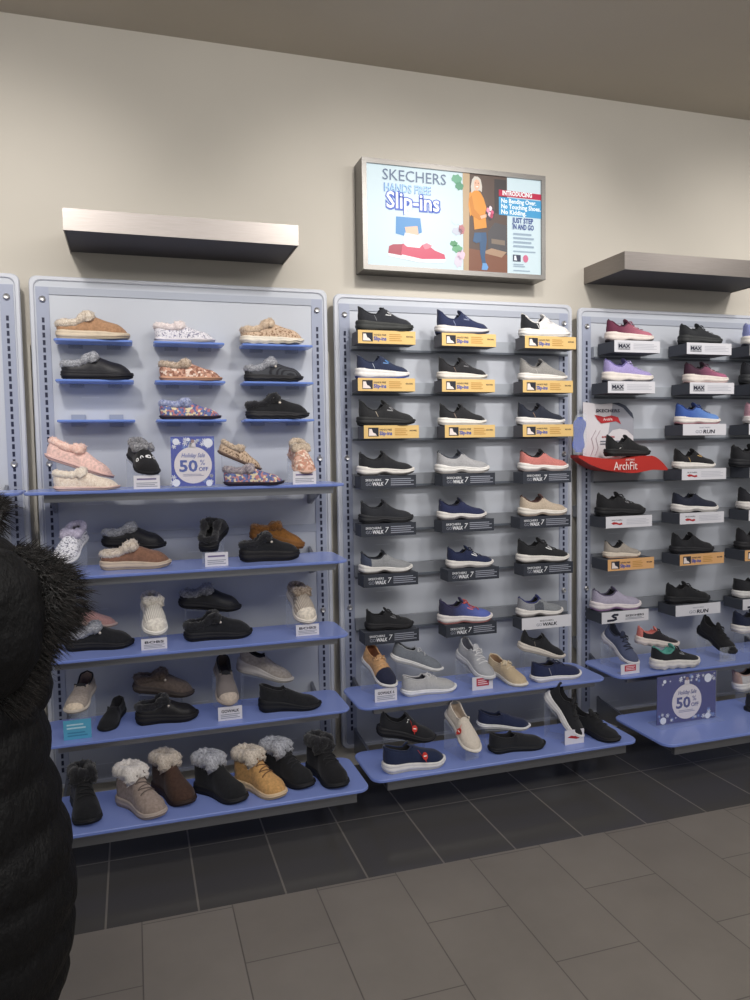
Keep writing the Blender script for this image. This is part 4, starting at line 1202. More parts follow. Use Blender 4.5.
# ------------------------------------------------------------------ shoes
for k, (x, y, z, yaw, pitch, L) in PLACE.items():
    make_shoe(SPEC[k], (x, y, z), (0, R(pitch), R(yaw)), L)

# ------------------------------------------------------------------ risers under tilted shoes
ACR = mat('acrylic', (214, 222, 236))
def riser(k, zs, label):
    x, y, z, yaw, pitch, L = PLACE[k]
    # middle of the sole sits at z (+ pitch drop)
    a, b = R(yaw), R(pitch)
    def at(t): return Vector((x + math.cos(a) * math.cos(b) * t * L, y + math.sin(a) * math.cos(b) * t * L, z - math.sin(b) * t * L))
    p0, p1 = at(.12), at(.80)
    side = Vector((-math.sin(a), math.cos(a), 0)) * .035
    mb = MB(); dz = Vector((0, 0, -.004))
    def sheet(a0, a1): 
        mb.grid([[a0 - side, a0 + side], [a1 - side, a1 + side]])
    g0 = Vector((p0.x, p0.y, zs + .001)); g1 = Vector((p1.x, p1.y, zs + .001))
    path = [g1 + (g0 - g1) * .0, g0, p0 + dz, p1 + dz]
    if (p1.z - zs) > .03: path = path + [g1]
    rows = [[p - side, p + side] for p in path]
    mb.grid(rows)
    o = mb.build('shoe_riser', ACR, smooth=False)
    sol = o.modifiers.new('thickness', 'SOLIDIFY'); sol.thickness = .003; sol.offset = 0
    tag(o, label, 'riser', 'clear shoe risers')
ZS = {'b': 1.402, 'c': 1.083, 'd': .768, 'e': .448, 'g': .448, 'h': .203, 'k': .437}
RN = {'b1': 'pink fur slipper', 'b3': 'black white-printed slipper', 'b4': 'snake print slipper', 'b6': 'pink floral slipper', 'c1': 'white sparkly slipper', 'c2': 'black clog behind the brown clog',
      'c4': 'heel-out black clog', 'c5': 'chestnut clog', 'd1': 'pink knit shoe', 'd3': 'white ribbed knit clog', 'd4': 'black quilted clog', 'd6': 'taupe ribbed knit clog', 'e1': 'taupe clog with rubber toe', 'e3': 'taupe brown fur clog',
      'e5': 'grey loafer with pale toe', 'e6': 'pale grey wedge', 'g1': 'navy and tan boat shoe', 'g2': 'tilted grey boat shoe', 'g4': 'light grey lace-up', 'g6': 'black cream-soled sneaker', 'h1': 'black red-tagged slip-on',
      'h3': 'cream slip-on', 'h4': 'navy thin-soled slip-on', 'h6': 'leaning black lace-up', 'k1': 'slate blue lace-up', 'k4': 'black lace-up at the right', 'k5': 'navy sneaker at the right edge', 'k6': 'white sneaker at the right edge'}
for k, n in RN.items():
    riser(k, .203 if k == 'k6' else ZS[k[0]], 'clear acrylic riser under the ' + n)

# ------------------------------------------------------------------ cards
CN = {'b3': ('white', 'black white-printed slipper'), 'b6': ('white', 'pink floral slipper'), 'c4': ('white', 'heel-out black fur clog'), 'd3': ('white', 'white ribbed knit clog'), 'd6': ('white', 'taupe ribbed knit clog'),
      'e1': ('light blue', 'taupe clog with rubber toe'), 'e5': ('white', 'grey loafer'), 'g1': ('white', 'navy and tan boat shoe'), 'g4': ('red and white', 'light grey lace-up'), 'h6': ('white', 'leaning black lace-up'),
      'k1': ('red and white', 'slate blue lace-up'), 'k4': ('clear', 'black lace-up sneaker on the right panel')}
CZ = dict(ZS)
for k, (x0, x1, z0, z1, y) in CARDS.items():
    c, n = CN[k]; zs = ZS[k[0]]
    h = z1 - z0; w = x1 - x0
    if k == 'k4': h = .075
    t = thing('display_card', '%s information card standing below the %s' % (c, n), 'card', ((x0 + x1) / 2, y, zs + .0005), (0, 0, 0), 'small cards on the glass shelves')
    yb = 0
    m = {'light blue': mat('paper', (92, 172, 206)), 'clear': mat('acrylic', (220, 226, 236))}.get(c, mat('paper', (226, 224, 232)))
    mb = MB(); mb.box(-w / 2, w / 2, 0, .003, 0, h); cf = mb.build('card_face', m, t, smooth=False)
    mb = MB(); mb.box(-w / 2, w / 2, .0031, .035, 0, .003); mb.build('foot', ACR, t, smooth=False)
    if c == 'white':
        tm = {'g1': 'GOWALK 6', 'e5': 'GOWALK', 'd6': 'BOBS', 'd3': 'BOBS'}.get(k)
        if k == 'h6':
            mb = MB(); mb.prism([(-.036, h * .5), (-.018, h * .62), (.0, h * .55), (.03, h * .62), (.036, h * .42), (.01, h * .34), (-.012, h * .42)], -.0008, -.0001); mb.build('swoosh', RED, cf, smooth=False)
        else:
            mb = MB(); lines(mb, -w * .4, w * .4, h * .12, h * .5, 3, 0); mb.build('print_lines', LTX, cf, smooth=False)
            if tm: lettering(tm, h * .3, BTX, cf, (0, -.0003, h * .58), .02, width=w * .74)
            else:
                mb = MB(); lines(mb, -w * .38, w * .36, h * .6, h * .86, 1, 0); mb.build('print_lines', mat('paper', (120, 110, 150)), cf, smooth=False)
    elif c == 'red and white':
        mb = MB(); mb.box(-w * .30, w * .30, -.0012, -.0001, h * .3, h * .9); mb.build('red_block', mat('paper', (190, 66, 84)), cf, smooth=False)
        mb = MB(); lines(mb, -w * .24, w * .24, h * .38, h * .82, 3, -.0013); mb.build('print_lines', mat('paper', (240, 210, 214)), cf, smooth=False)
    elif c == 'light blue':
        mb = MB(); lines(mb, -w * .38, w * .3, h * .5, h * .85, 2, 0); mb.build('print_lines', mat('paper', (190, 226, 240)), cf, smooth=False)
        mb = MB(); lines(mb, -w * .36, w * .36, h * .12, h * .42, 2, 0); mb.build('print_lines', mat('paper', (70, 140, 176)), cf, smooth=False)

# ------------------------------------------------------------------ holiday sale signs
def snowflake(mb, cx, cz, r, y):
    for k in range(3):
        a = math.pi * k / 3 + .2; dx, dz = math.cos(a), math.sin(a); n = (-dz * r * .16, dx * r * .16)
        mb.add([(cx - dx * r - n[0], y, cz - dz * r - n[1]), (cx + dx * r - n[0], y, cz + dz * r - n[1]), (cx + dx * r + n[0], y, cz + dz * r + n[1]), (cx - dx * r + n[0], y, cz - dz * r + n[1])], [(0, 1, 2, 3)])
def disc(mb, cx, cz, r, y0, y1, n=40, sx=1.0):
    mb.prism([(cx + r * sx * math.cos(2 * math.pi * k / n), cz + r * math.sin(2 * math.pi * k / n)) for k in range(n)], y0, y1)
def sale_sign(x0, x1, z0, z1, y, label, wide):
    w, h = x1 - x0, z1 - z0
    t = thing('sale_sign', label, 'sign', ((x0 + x1) / 2, y, z0), (0, 0, 0), 'holiday sale signs')
    mb = MB(); mb.box(-w / 2, w / 2, 0, .004, .006, h); bc = mb.build('blue_card', mat('paper', (52, 70, 168)) if not wide else mat('paper', (54, 58, 128)), t, smooth=False)
    mb = MB(); mb.box(-w / 2 - .003, w / 2 + .003, -.0035, -.0015, .006, h + .004); mb.build('clear_cover', mat('clear', (240, 244, 255)), t, smooth=False)
    mb = MB(); mb.rslab(-w / 2 - .012, w / 2 + .012, -.05, .055, 0, .006, .006, .001); mb.build('stand_base', mat('acrylic', (210, 224, 250)), t, smooth=False)
    orn = mat('paper', (226, 220, 226)); tx = mat('paper', (66, 88, 168)) if not wide else mat('paper', (70, 76, 140)); wh = mat('paper', (232, 236, 250)); lb = mat('paper', (120, 150, 220))
    r = h * .36; cz = h * .44
    mb = MB(); disc(mb, 0, cz, r, -.0006, -.0001); mb.box(-r * .16, r * .16, -.0006, -.0001, cz + r * .96, cz + r * 1.22); mb.build('ornament', orn, bc, smooth=False)
    sc = r / .072
    y_ = -.0009
    lettering('Holiday Sale', .024 * sc, tx, bc, (0, y_, cz + r * .42), .008, .3, width=r * 1.25)
    lettering('50', .062 * sc, tx, bc, (-r * .26, y_, cz - r * .34), .03, width=r * .98)
    lettering('%', .030 * sc, tx, bc, (r * .50, y_, cz - r * .01), .0)
    lettering('OFF', .022 * sc, tx, bc, (r * .54, y_, cz - r * .33), .02, width=r * .50)
    mb = MB(); lines(mb, -r * .55, r * .55, cz - r * .62, cz - r * .46, 2, -.0007); mb.build('print_lines', mat('paper', (150, 150, 180)), bc, smooth=False)
    rng = random.Random(3 if wide else 5); mb = MB(); mb2 = MB()
    for k in range(46):
        u = rng.random(); top_ = rng.random() < .5
        cx = (u - .5) * w * .94; czz = h - rng.random() ** 2 * h * .15 - .012 if top_ else .02 + rng.random() ** 2 * h * .15
        if math.hypot(cx, czz - cz) < r * 1.04: continue
        (snowflake(mb, cx, czz, h * rng.uniform(.02, .055), -.0006) if rng.random() < .6 else snowflake(mb2, cx, czz, h * rng.uniform(.02, .05), -.0005))
    for cx, czz, rr in ((-w * .38, h * .90, .07), (w * .36, h * .87, .10), (-w * .40, h * .10, .08), (w * .36, h * .08, .07), (-w * .1, h * .94, .04)):
        if wide and cx < 0 and czz > h * .5: rr *= .6
        disc(mb, cx, czz, rr * h * .9, -.0012, -.0007, 18)
    mb.build('snowflakes', wh, bc, smooth=False); mb2.build('snowflakes', lb, bc, smooth=False)
    mb = MB(); disc(mb, 0, cz + r * 1.3, r * .10, -.0009, -.0002, 16); mb.build('ornament_ring', mat('paper', (150, 120, 120)), bc, smooth=False)
sale_sign(.522, .690, 1.402, 1.604, -.33, 'blue holiday sale sign reading 50% off, on the eye-level shelf', False)
sale_sign(2.712, 3.052, .203, .44, -.45, 'dark blue holiday sale sign reading 50% off, on the lowest shelf', True)

# ------------------------------------------------------------------ red curved display base with back board
AX, AZ = 2.517, 1.405
t = thing('arch_display', 'red curved display base reading ArchFit with printed back board and blue insole', 'display stand', (AX, 0, AZ))
def wave_z(u): return .012 + .045 * math.sin((u * 1.12 + .30) * math.pi * 1.25) ** 2 * (1 if u > .1 else .8) 
top_k = [(0, .092), (.18, .078), (.35, .070), (.5, .074), (.65, .084), (.78, .084), (.88, .066), (.96, .036), (1, .018)]
bot_k = [(0, .080), (.1, .048), (.22, .022), (.4, .006), (.55, .0), (.7, .008), (.82, .014), (.95, .010), (1, .010)]
W_ = .44
BT = Matrix.Translation((.047, 0, .087)) @ Matrix.Diagonal((.876, 1, .815, 1)) @ Matrix.Translation((0, 0, -.12))
def bp(x, y, z): return tuple(BT @ Vector((x, y, z)))
frnt = [(-.115 - .115 * math.sin(min(1, u * 1.5) * math.pi / 2)) for u in (k / 24 for k in range(25))]
rows_f, rows_b = [], []
mb = MB(); rings = []
for k in range(25):
    u = k / 24; x = u * W_ - .02; zt, zb_ = interp(top_k, u), interp(bot_k, u); yf = frnt[k]
    rings.append([(x, yf, zb_), (x, yf, zt), (x, -.04, zt), (x, -.04, zb_)])
mb.loops(rings); rb = mb.build('red_base', mat('plastic', (186, 52, 46)), t, 'glossy red wavy base', angle=30)
lettering('ArchFit', .056, mat('paper', (240, 222, 220)), rb, (.170, -.2325, .018), .003, width=.135)
lettering('SKECHERS', .011, mat('paper', (240, 222, 220)), rb, (.195, -.2325, .063), .005)
# back board
poly = [(.0, .12), (.0, .455), (.03, .452), (.12, .440)] + [(.12 + .22 * k / 10, .440 + .01 * math.sin(k / 10 * math.pi) - max(0, (k - 4) / 6) ** 2 * .085) for k in range(11)] + [(.348, .10), (.2, .09)]
mb = MB(); mb.prism(poly, -.05, -.046); mb.xform(BT); bd = mb.build('back_board', mat('paper', (216, 212, 218)), t, 'white and grey printed back board', smooth=False)
mb = MB(); mb.prism([(.20, .448), (.25, .446), (.29, .425), (.325, .385), (.345, .345), (.345, .24), (.30, .28), (.25, .29), (.20, .28), (.17, .25)], -.0512, -.0503); mb.xform(BT); mb.build('grey_field', mat('paper', (158, 160, 172)), bd, smooth=False)
mb = MB(); mb.prism([(.19, .449), (.24, .452), (.29, .432), (.335, .385), (.345, .35), (.32, .37), (.27, .42), (.23, .437)], -.0522, -.0514); mb.xform(BT); mb.build('dark_curve', mat('paper', (74, 80, 96)), bd, smooth=False)
lettering('SKECHERS', .022, BTX, bd, bp(.165, -.0522, .392), .02, sx=1.1, width=.142)
mb = MB(); mb.prism([(.075, .375), (.10, .372), (.14, .362), (.19, .372), (.235, .36), (.255, .318), (.22, .335), (.17, .328), (.12, .322), (.095, .345)], -.0530, -.0523); mb.xform(BT); mb.build('swoosh', RED, bd, smooth=False)
lettering('ArchFit', .018, mat('paper', (240, 220, 220)), bd, bp(.165, -.0534, .340), .01)
lettering('INTRODUCING', .012, RED, bd, bp(.17, -.0522, .232), .02, width=.075)
mb = MB(); lines(mb, .115, .29, .185, .218, 2, -.0522); mb.xform(BT); mb.build('print_lines', mat('paper', (120, 122, 136)), bd, smooth=False)
mb = MB()
for dx in (0, .03): mb.tube([(.05 + dx, -.0525, .12), (.07 + dx, -.0525, .17), (.055 + dx, -.0525, .23), (.085 + dx, -.0525, .28)], .003, n=4, flat=.1)
mb.xform(BT); mb.build('foot_outline', mat('paper', (186, 170, 176)), bd)
# blue insole standing left of the board
mb = MB(); rings = []
for k in range(17):
    u = k / 16; w = interp([(0, .022), (.2, .036), (.5, .027), (.8, .038), (1, .018)], u)
    if u < .08 or u > .93: w *= .8
    z = .106 + .176 * u; cx = -.004 + .008 * math.sin(u * 3); y = -.09 + .012 * math.sin(u * math.pi * 1.3)
    rings.append([(cx + w * math.cos(q), y + .007 * math.sin(q), z) for q in (2 * math.pi * i / 12 for i in range(12))])
mb.loops(rings); mb.build('insole', mat('foam', (58, 88, 188)), t, 'blue foam insole')
mb = MB(); mb.prism([(-.045, .095), (-.045, .25), (-.03, .29), (.01, .30), (.03, .30), (.03, .095)], -.106, -.104); mb.build('clear_guard', ACR, t, smooth=False)

# ------------------------------------------------------------------ wall light housings
def housing(x0, x1, z0, z1, label):
    t = thing('light_housing', label, 'light housing', ((x0 + x1) / 2, .08, z0), (0, 0, 0), 'brushed steel housings')
    h = (x1 - x0) / 2; H_ = z1 - z0
    mb = MB(); mb.box(-h, h, -.345, -.3405, 0, H_); mb.box(-h, -h + .004, -.3405, -.0002, 0, H_); mb.box(h - .004, h, -.3405, -.0002, 0, H_); mb.build('steel_fascia', mat('metal', (146, 140, 137)), t, smooth=False)
    mb = MB(); mb.box(-h + .0045, h - .0045, -.34, -.0002, .004, .010); mb.build('soffit', mat('paper', (92, 92, 98)), t, smooth=False)
    mb = MB(); mb.box(-h + .0045, h - .0045, -.34, -.0002, H_ - .012, H_ - .004); mb.build('top_cover', mat('paper', (150, 150, 150)), t, smooth=False)
housing(.158, 1.066, 2.390, 2.472, 'long brushed steel housing above the fur clog panel')
housing(2.652, 3.60, 2.383, 2.468, 'long brushed steel housing above the right panel')

# ------------------------------------------------------------------ light box poster
X0, X1, Z0, Z1 = 1.415, 2.357, 2.366, 2.866
t = thing('light_box', 'wide lit advertising screen reading SKECHERS Slip-ins, high on the wall', 'screen', (X0, 0, Z0))
W, Hh = X1 - X0, Z1 - Z0
mb = MB()
mb.box(0, W, -.04, .0797, 0, .022); mb.box(0, W, -.04, .0797, Hh - .022, Hh)
mb.box(0, .022, -.04, .0797, .022, Hh - .022); mb.box(W - .022, W, -.04, .0797, .022, Hh - .022)
mb.build('frame', mat('metal', (128, 126, 124)), t, 'brushed metal frame', smooth=False)
ys = -.030
def flat(name, poly, c, lift=.001, kind='glow', label=None):
    mb = MB(); mb.prism(poly, ys - lift - .0006, ys - lift); return mb.build(name, mat(kind, c), lf, label, smooth=False)
def rect(x0, x1, z0, z1): return [(x0, z0), (x1, z0), (x1, z1), (x0, z1)]
# u,v in 0..1 of the lit face
fx0, fx1, fz0, fz1 = .022, W - .022, .022, Hh - .022
def U(u): return fx0 + (fx1 - fx0) * u
def V(v): return fz0 + (fz1 - fz0) * v
def Q(pts): return [(U(u), V(v)) for u, v in pts]
mb = MB(); mb.box(fx0, fx1, ys, ys + .006, fz0, fz1); lf = mb.build('lit_face', mat('glow', (206, 224, 231)), t, 'glowing white advertising film', smooth=False)
flat('photo_wall', Q([(.535, 0), (.795, 0), (.795, 1), (.535, 1)]), (92, 76, 70))
flat('photo_floor', Q([(.535, 0), (.795, 0), (.795, .19), (.535, .24)]), (128, 84, 66), .0014)
flat('photo_door_post', Q([(.535, 0), (.565, 0), (.575, 1), (.535, 1)]), (190, 164, 132), .0018)
flat('photo_window', Q([(.72, .62), (.79, .60), (.79, .97), (.72, .97)]), (64, 60, 62), .0018)
flat('photo_sofa', Q([(.68, .24), (.79, .22), (.79, .50), (.72, .52), (.68, .42)]), (82, 80, 84), .0018)
flat('photo_table', Q([(.70, .30), (.78, .29), (.78, .34), (.70, .35)]), (130, 116, 104), .0022)
flat('photo_floor_light', Q([(.64, .20), (.76, .16), (.79, .22), (.70, .25)]), (170, 140, 116), .0022)
# woman in the photograph: orange jumper, jeans, grey hair, bouquet
flat('woman_jeans', Q([(.605, .40), (.668, .41), (.672, .33), (.660, .16), (.668, .07), (.645, .07), (.632, .20), (.630, .30), (.606, .30)]), (60, 92, 128), .0026)
flat('woman_trouser_leg', Q([(.60, .40), (.638, .40), (.640, .32), (.612, .29), (.59, .31)]), (66, 98, 134), .0028)
flat('woman_jumper', Q([(.572, .80), (.592, .835), (.615, .84), (.635, .82), (.655, .76), (.672, .66), (.664, .60), (.672, .46), (.60, .43), (.592, .60), (.575, .56), (.566, .68)]), (224, 150, 66), .003)
flat('woman_sleeve', Q([(.568, .74), (.585, .78), (.600, .64), (.630, .585), (.665, .60), (.668, .56), (.63, .53), (.585, .57)]), (206, 132, 54), .0034)
flat('woman_hand', Q([(.632, .575), (.672, .60), (.676, .57), (.640, .545)]), (232, 186, 156), .0036)
flat('woman_hair', Q([(.583, .80), (.580, .87), (.588, .94), (.602, .975), (.622, .975), (.638, .95), (.646, .88), (.644, .82), (.632, .835), (.600, .83)]), (212, 204, 194), .0032)
flat('woman_face', Q([(.600, .86), (.600, .92), (.610, .945), (.625, .94), (.633, .91), (.630, .86), (.616, .832), (.606, .84)]), (232, 182, 156), .0036)
flat('woman_smile', Q([(.607, .872), (.616, .864), (.626, .872), (.617, .878)]), (250, 240, 236), .0039)
flat('woman_eye', Q([(.605, .905), (.611, .905), (.611, .911), (.605, .911)]), (60, 46, 42), .0039)
flat('woman_eye', Q([(.620, .905), (.626, .905), (.626, .911), (.620, .911)]), (60, 46, 42), .0039)
flat('woman_shoe', Q([(.640, .02), (.672, .02), (.680, .05), (.668, .09), (.646, .09)]), (110, 160, 214), .0036)
def blob(cx, cz, rx, rz, n=16, wob=.12):
    return Q([(cx + rx * math.cos(2 * math.pi * k / n) * (1 + wob * math.sin(k * 2.7)), cz + rz * math.sin(2 * math.pi * k / n) * (1 + wob * math.sin(k * 2.7))) for k in range(n)])
flat('bouquet_leaves', blob(.692, .615, .026, .075), (70, 60, 70), .0036)
for q, (cx, cz, c) in enumerate(((.680, .64, (236, 150, 180)), (.694, .66, (246, 224, 230)), (.704, .62, (214, 96, 130)), (.690, .60, (240, 200, 214)), (.700, .585, (190, 70, 100)))):
    flat('bouquet_flower', blob(cx, cz, .010, .026, 10), c, .004)
# painted flowers along the join
for cx, cz, rx, rz, c in ((.50, .93, .030, .045, (110, 170, 140)), (.515, .86, .024, .04, (90, 150, 120)), (.495, .50, .026, .035, (206, 220, 224)), (.50, .40, .03, .04, (196, 200, 214)), (.525, .42, .018, .05, (186, 120, 126)), (.50, .22, .030, .04, (110, 170, 130)), (.520, .16, .024, .05, (226, 196, 214)), (.48, .27, .022, .03, (90, 150, 110)), (.505, .09, .024, .06, (214, 206, 220))):
    flat('painted_leaf', blob(cx, cz, rx, rz, 14, .15), c, .0024)
# right-hand column
flat('red_bar', Q([(.745, .865), (1.0, .855), (1.0, .795), (.745, .800)]), (186, 40, 74), .003)
flat('blue_bar', Q([(.745, .79), (1.0, .785), (1.0, .60), (.745, .605)]), (70, 156, 206), .003)
GW = mat('glow', (244, 250, 252)); GN = mat('glow', (50, 72, 140)); GD = mat('glow', (66, 74, 104)); GG = mat('glow', (150, 168, 186))
yt = ys - .0042
lettering('INTRODUCING', .030, GW, lf, (U(.765), yt, V(.812)), .03, align='LEFT', width=.16)
for k, s_ in enumerate(('No Bending Over.', 'No Touching Shoes.', 'No Kidding.')):
    lettering(s_, .030, GW, lf, (U(.757), yt, V(.733 - .058 * k)), .025, align='LEFT', width=(.19, .215, .135)[k])
for k, s_ in enumerate(('JUST STEP', 'IN AND GO')):
    lettering(s_, .034, GN, lf, (U(.826), yt, V(.535 - .066 * k)), .03, align='LEFT', width=.115)
mb = MB(); lines(mb, U(.83), U(.955), V(.27), V(.44), 4, yt); lines(mb, U(.83), U(.965), V(.225), V(.25), 1, yt); mb.build('small_print', GG, lf, smooth=False)
flat('dark_badge', Q([(.828, .13), (.875, .13), (.875, .20), (.828, .20)]), (56, 60, 82), .003)
flat('badge_shape', Q([(.834, .14), (.852, .14), (.846, .19), (.836, .19)]), (226, 232, 240), .0036)
flat('pink_badge', blob(.905, .165, .016, .04, 16, 0), (206, 110, 140), .003)
mb = MB(); lines(mb, U(.83), U(.90), V(.07), V(.11), 2, yt); lines(mb, U(.83), U(.93), V(.025), V(.045), 1, yt); mb.build('small_print', GG, lf, smooth=False)
# left-hand lettering and shoe picture
lettering('SKECHERS', .070, mat('glow', (96, 112, 140)), lf, (U(.262), yt, V(.855)), .0, sx=1.35, width=.315)
lettering('HANDS FREE', .052, mat('glow', (66, 110, 196)), lf, (U(.222), yt + .001, V(.742)), .03, width=.232)
lettering('HANDS FREE', .052, mat('glow', (176, 216, 240)), lf, (U(.222), yt - .0006, V(.742)), .008, width=.226)
probe = text_mesh('Slip-ins', .104, .012); kx = .262 / (max(v.co.x for v in probe.vertices) - min(v.co.x for v in probe.vertices)); bpy.data.meshes.remove(probe)
lettering('Slip-ins', .104, mat('glow', (56, 92, 190)), lf, (U(.254), yt + .001, V(.580)), .078, sx=kx)
lettering('Slip-ins', .104, mat('glow', (250, 252, 255)), lf, (U(.252), yt - .0008, V(.582)), .014, sx=kx)
flat('picture_jeans', Q([(.158, .50), (.292, .50), (.300, .36), (.235, .30), (.155, .33)]), (70, 140, 200), .002)
flat('picture_ankle', Q([(.205, .40), (.275, .42), (.282, .32), (.215, .30)]), (228, 188, 164), .0026)
flat('picture_sock', Q([(.205, .345), (.285, .325), (.300, .24), (.290, .19), (.205, .20), (.196, .27)]), (238, 240, 244), .003)
flat('picture_sole_back', Q([(.115, .10), (.20, .075), (.20, .11), (.112, .13)]), (236, 236, 240), .002)
flat('picture_shoe_back', Q([(.112, .13), (.20, .11), (.205, .23), (.14, .22), (.118, .20)]), (170, 66, 86), .0024)
flat('picture_sole', Q([(.180, .085), (.28, .055), (.42, .065), (.435, .095), (.42, .115), (.19, .14)]), (244, 240, 242), .0034)
flat('picture_shoe', Q([(.182, .125), (.30, .09), (.430, .105), (.425, .15), (.37, .185), (.325, .245), (.30, .235), (.285, .20), (.215, .205), (.192, .235)]), (206, 84, 110), .0038)
flat('picture_lace', Q([(.300, .23), (.325, .255), (.355, .23), (.335, .20), (.315, .19)]), (226, 130, 148), .0042)
# ------------------------------------------------------------------ person in a dark padded coat, back to the camera
PX, PY = -0.09, -1.60
person = thing('person', 'person in long black padded coat with fur-trimmed hood, standing at the left frame edge', 'person', (PX, PY, 0), (0, 0, R(-6)))
def body():
    me = bpy.data.meshes.new('body'); bm = bmesh.new()
    J = {}
    def j(n, x, y, z): J[n] = bm.verts.new((x, y, z)); return J[n]
    j('pelvis', 0, 0, .90); j('waist', 0, .01, 1.05); j('chest', 0, 0, 1.22); j('collar', 0, 0, 1.335); j('neck', 0, .01, 1.40); j('head', 0, .035, 1.50); j('crown', 0, .03, 1.60)
    E_ = [('pelvis', 'waist'), ('waist', 'chest'), ('chest', 'collar'), ('collar', 'neck'), ('neck', 'head'), ('head', 'crown')]
    rad = {'pelvis': .15, 'waist': .12, 'chest': .14, 'collar': .09, 'neck': .055, 'head': .088, 'crown': .065}
    for s, n in ((-1, 'l'), (1, 'r')):
        j('hip' + n, s * .09, 0, .84); j('knee' + n, s * .10, .02, .46); j('ankle' + n, s * .10, -.01, .09); j('toe' + n, s * .12, .15, .035)
        j('sho' + n, s * .17, 0, 1.31); j('elb' + n, s * .215, -.01, 1.03); j('wri' + n, s * .15, .22, .98); j('palm' + n, s * .13, .29, .975)
        E_ += [('pelvis', 'hip' + n), ('hip' + n, 'knee' + n), ('knee' + n, 'ankle' + n), ('ankle' + n, 'toe' + n), ('collar', 'sho' + n), ('sho' + n, 'elb' + n), ('elb' + n, 'wri' + n), ('wri' + n, 'palm' + n)]
        rad.update({'hip' + n: .095, 'knee' + n: .058, 'ankle' + n: .04, 'toe' + n: .035, 'sho' + n: .06, 'elb' + n: .043, 'wri' + n: .028, 'palm' + n: .033})
        for f, (dx, ln) in enumerate(((-.03, .065), (-.01, .08), (.01, .082), (.03, .066))):
            a, b_ = 'f%d%s' % (f, n), 'g%d%s' % (f, n)
            j(a, s * .13 + dx, .29 + ln * .6, .972); j(b_, s * .13 + dx * 1.05, .29 + ln, .95)
            E_ += [('palm' + n, a), (a, b_)]; rad.update({a: .010, b_: .008})
        j('th' + n, s * .13 - s * .045, .30, .965); E_.append(('wri' + n, 'th' + n)); rad['th' + n] = .011
    for a, b_ in E_: bm.edges.new((J[a], J[b_]))
    bm.verts.index_update(); idx = {n: v.index for n, v in J.items()}
    bm.to_mesh(me); bm.free()
    o = bpy.data.objects.new('body', me); COL.objects.link(o)
    md = o.modifiers.new('skin', 'SKIN'); sd = o.modifiers.new('sub', 'SUBSURF'); sd.levels = sd.render_levels = 2
    for n, i in idx.items():
        v = me.skin_vertices[0].data[i]; v.radius = (rad[n], rad[n] * (.8 if n in ('pelvis', 'waist', 'chest') else 1)); v.use_root = (n == 'pelvis')
    dg = bpy.context.evaluated_depsgraph_get()
    m2 = bpy.data.meshes.new_from_object(o.evaluated_get(dg))
    bpy.data.objects.remove(o)
    m2.materials.clear(); m2.materials.append(mat('canvas', (206, 160, 138)))
    m2.polygons.foreach_set('use_smooth', [True] * len(m2.polygons))
    b_ = bpy.data.objects.new('body', m2); COL.objects.link(b_); b_.parent = person
    return b_
body()
COAT = mat('suede', (20, 20, 24)); 
def node_coat():
    m, nt, b = _new('black_nylon')
    n = _noise(nt, _coords(nt, (1, 1, .5)), 26, 4, .65)
    nt.links.new(_ramp(nt, n.outputs['Fac'], [(0.3, lin((9, 9, 11))), (0.7, lin((15, 15, 18)))]), b.inputs['Base Color'])
    _bump(nt, b, n.outputs['Fac'], .7, .02)
    b.inputs['Roughness'].default_value = .6; b.inputs['Specular IOR Level'].default_value = .25
    return m
NYL = node_coat()
# long coat: stacked padded baffles
mb = MB(); rows = []
ck = [(.27, .225), (.30, .262), (.45, .305), (.62, .312), (.78, .286), (.95, .262), (1.10, .250), (1.22, .245), (1.30, .215), (1.36, .13), (1.40, .085)]
n = 90
for i in range(n + 1):
    z = .27 + (1.40 - .27) * i / n
    w = interp(ck, z); d = w * .78
    puff = abs(math.sin((z - .27) / .115 * math.pi)) ** .6
    row = []
    for k in range(56):
        q = 2 * math.pi * k / 56
        wr = .006 * noise.noise(Vector((math.cos(q) * 5, math.sin(q) * 5, z * 16)))
        rr = 1 - .05 * (1 - puff)
        row.append(((w * rr + wr) * math.cos(q), (d * rr + wr) * math.sin(q) + .005, z + .012 * math.sin(q * 2 + 1) * (z < 1.2)))
    rows.append(row)
mb.grid(rows, cv=True); mb.cap(rows[-1])
mb.build('coat', NYL, person, 'long black quilted coat', angle=80)
for s in (-1, 1):
    mb = MB(); P0 = [Vector(p) for p in ((s * .13, 0, 1.30), (s * .185, 0, 1.27), (s * .205, 0, 1.15), (s * .215, -.005, 1.04), (s * .20, .06, .995), (s * .165, .16, .985), (s * .15, .215, .98))]
    pts = []
    for i in range(len(P0) - 1):
        for k in range(6): pts.append(P0[i].lerp(P0[i + 1], k / 6))
    pts.append(P0[-1])
    for _ in range(4): pts = [pts[0]] + [(pts[i - 1] + pts[i] * 2 + pts[i + 1]) / 4 for i in range(1, len(pts) - 1)] + [pts[-1]]
    mb.tube(pts, [(.088 - .034 * i / len(pts)) * (1 - .09 * (1 - abs(math.sin(i / 4.5 * math.pi)) ** .6)) for i in range(len(pts))], n=16)
    mb.build('sleeve', NYL, person, angle=80)
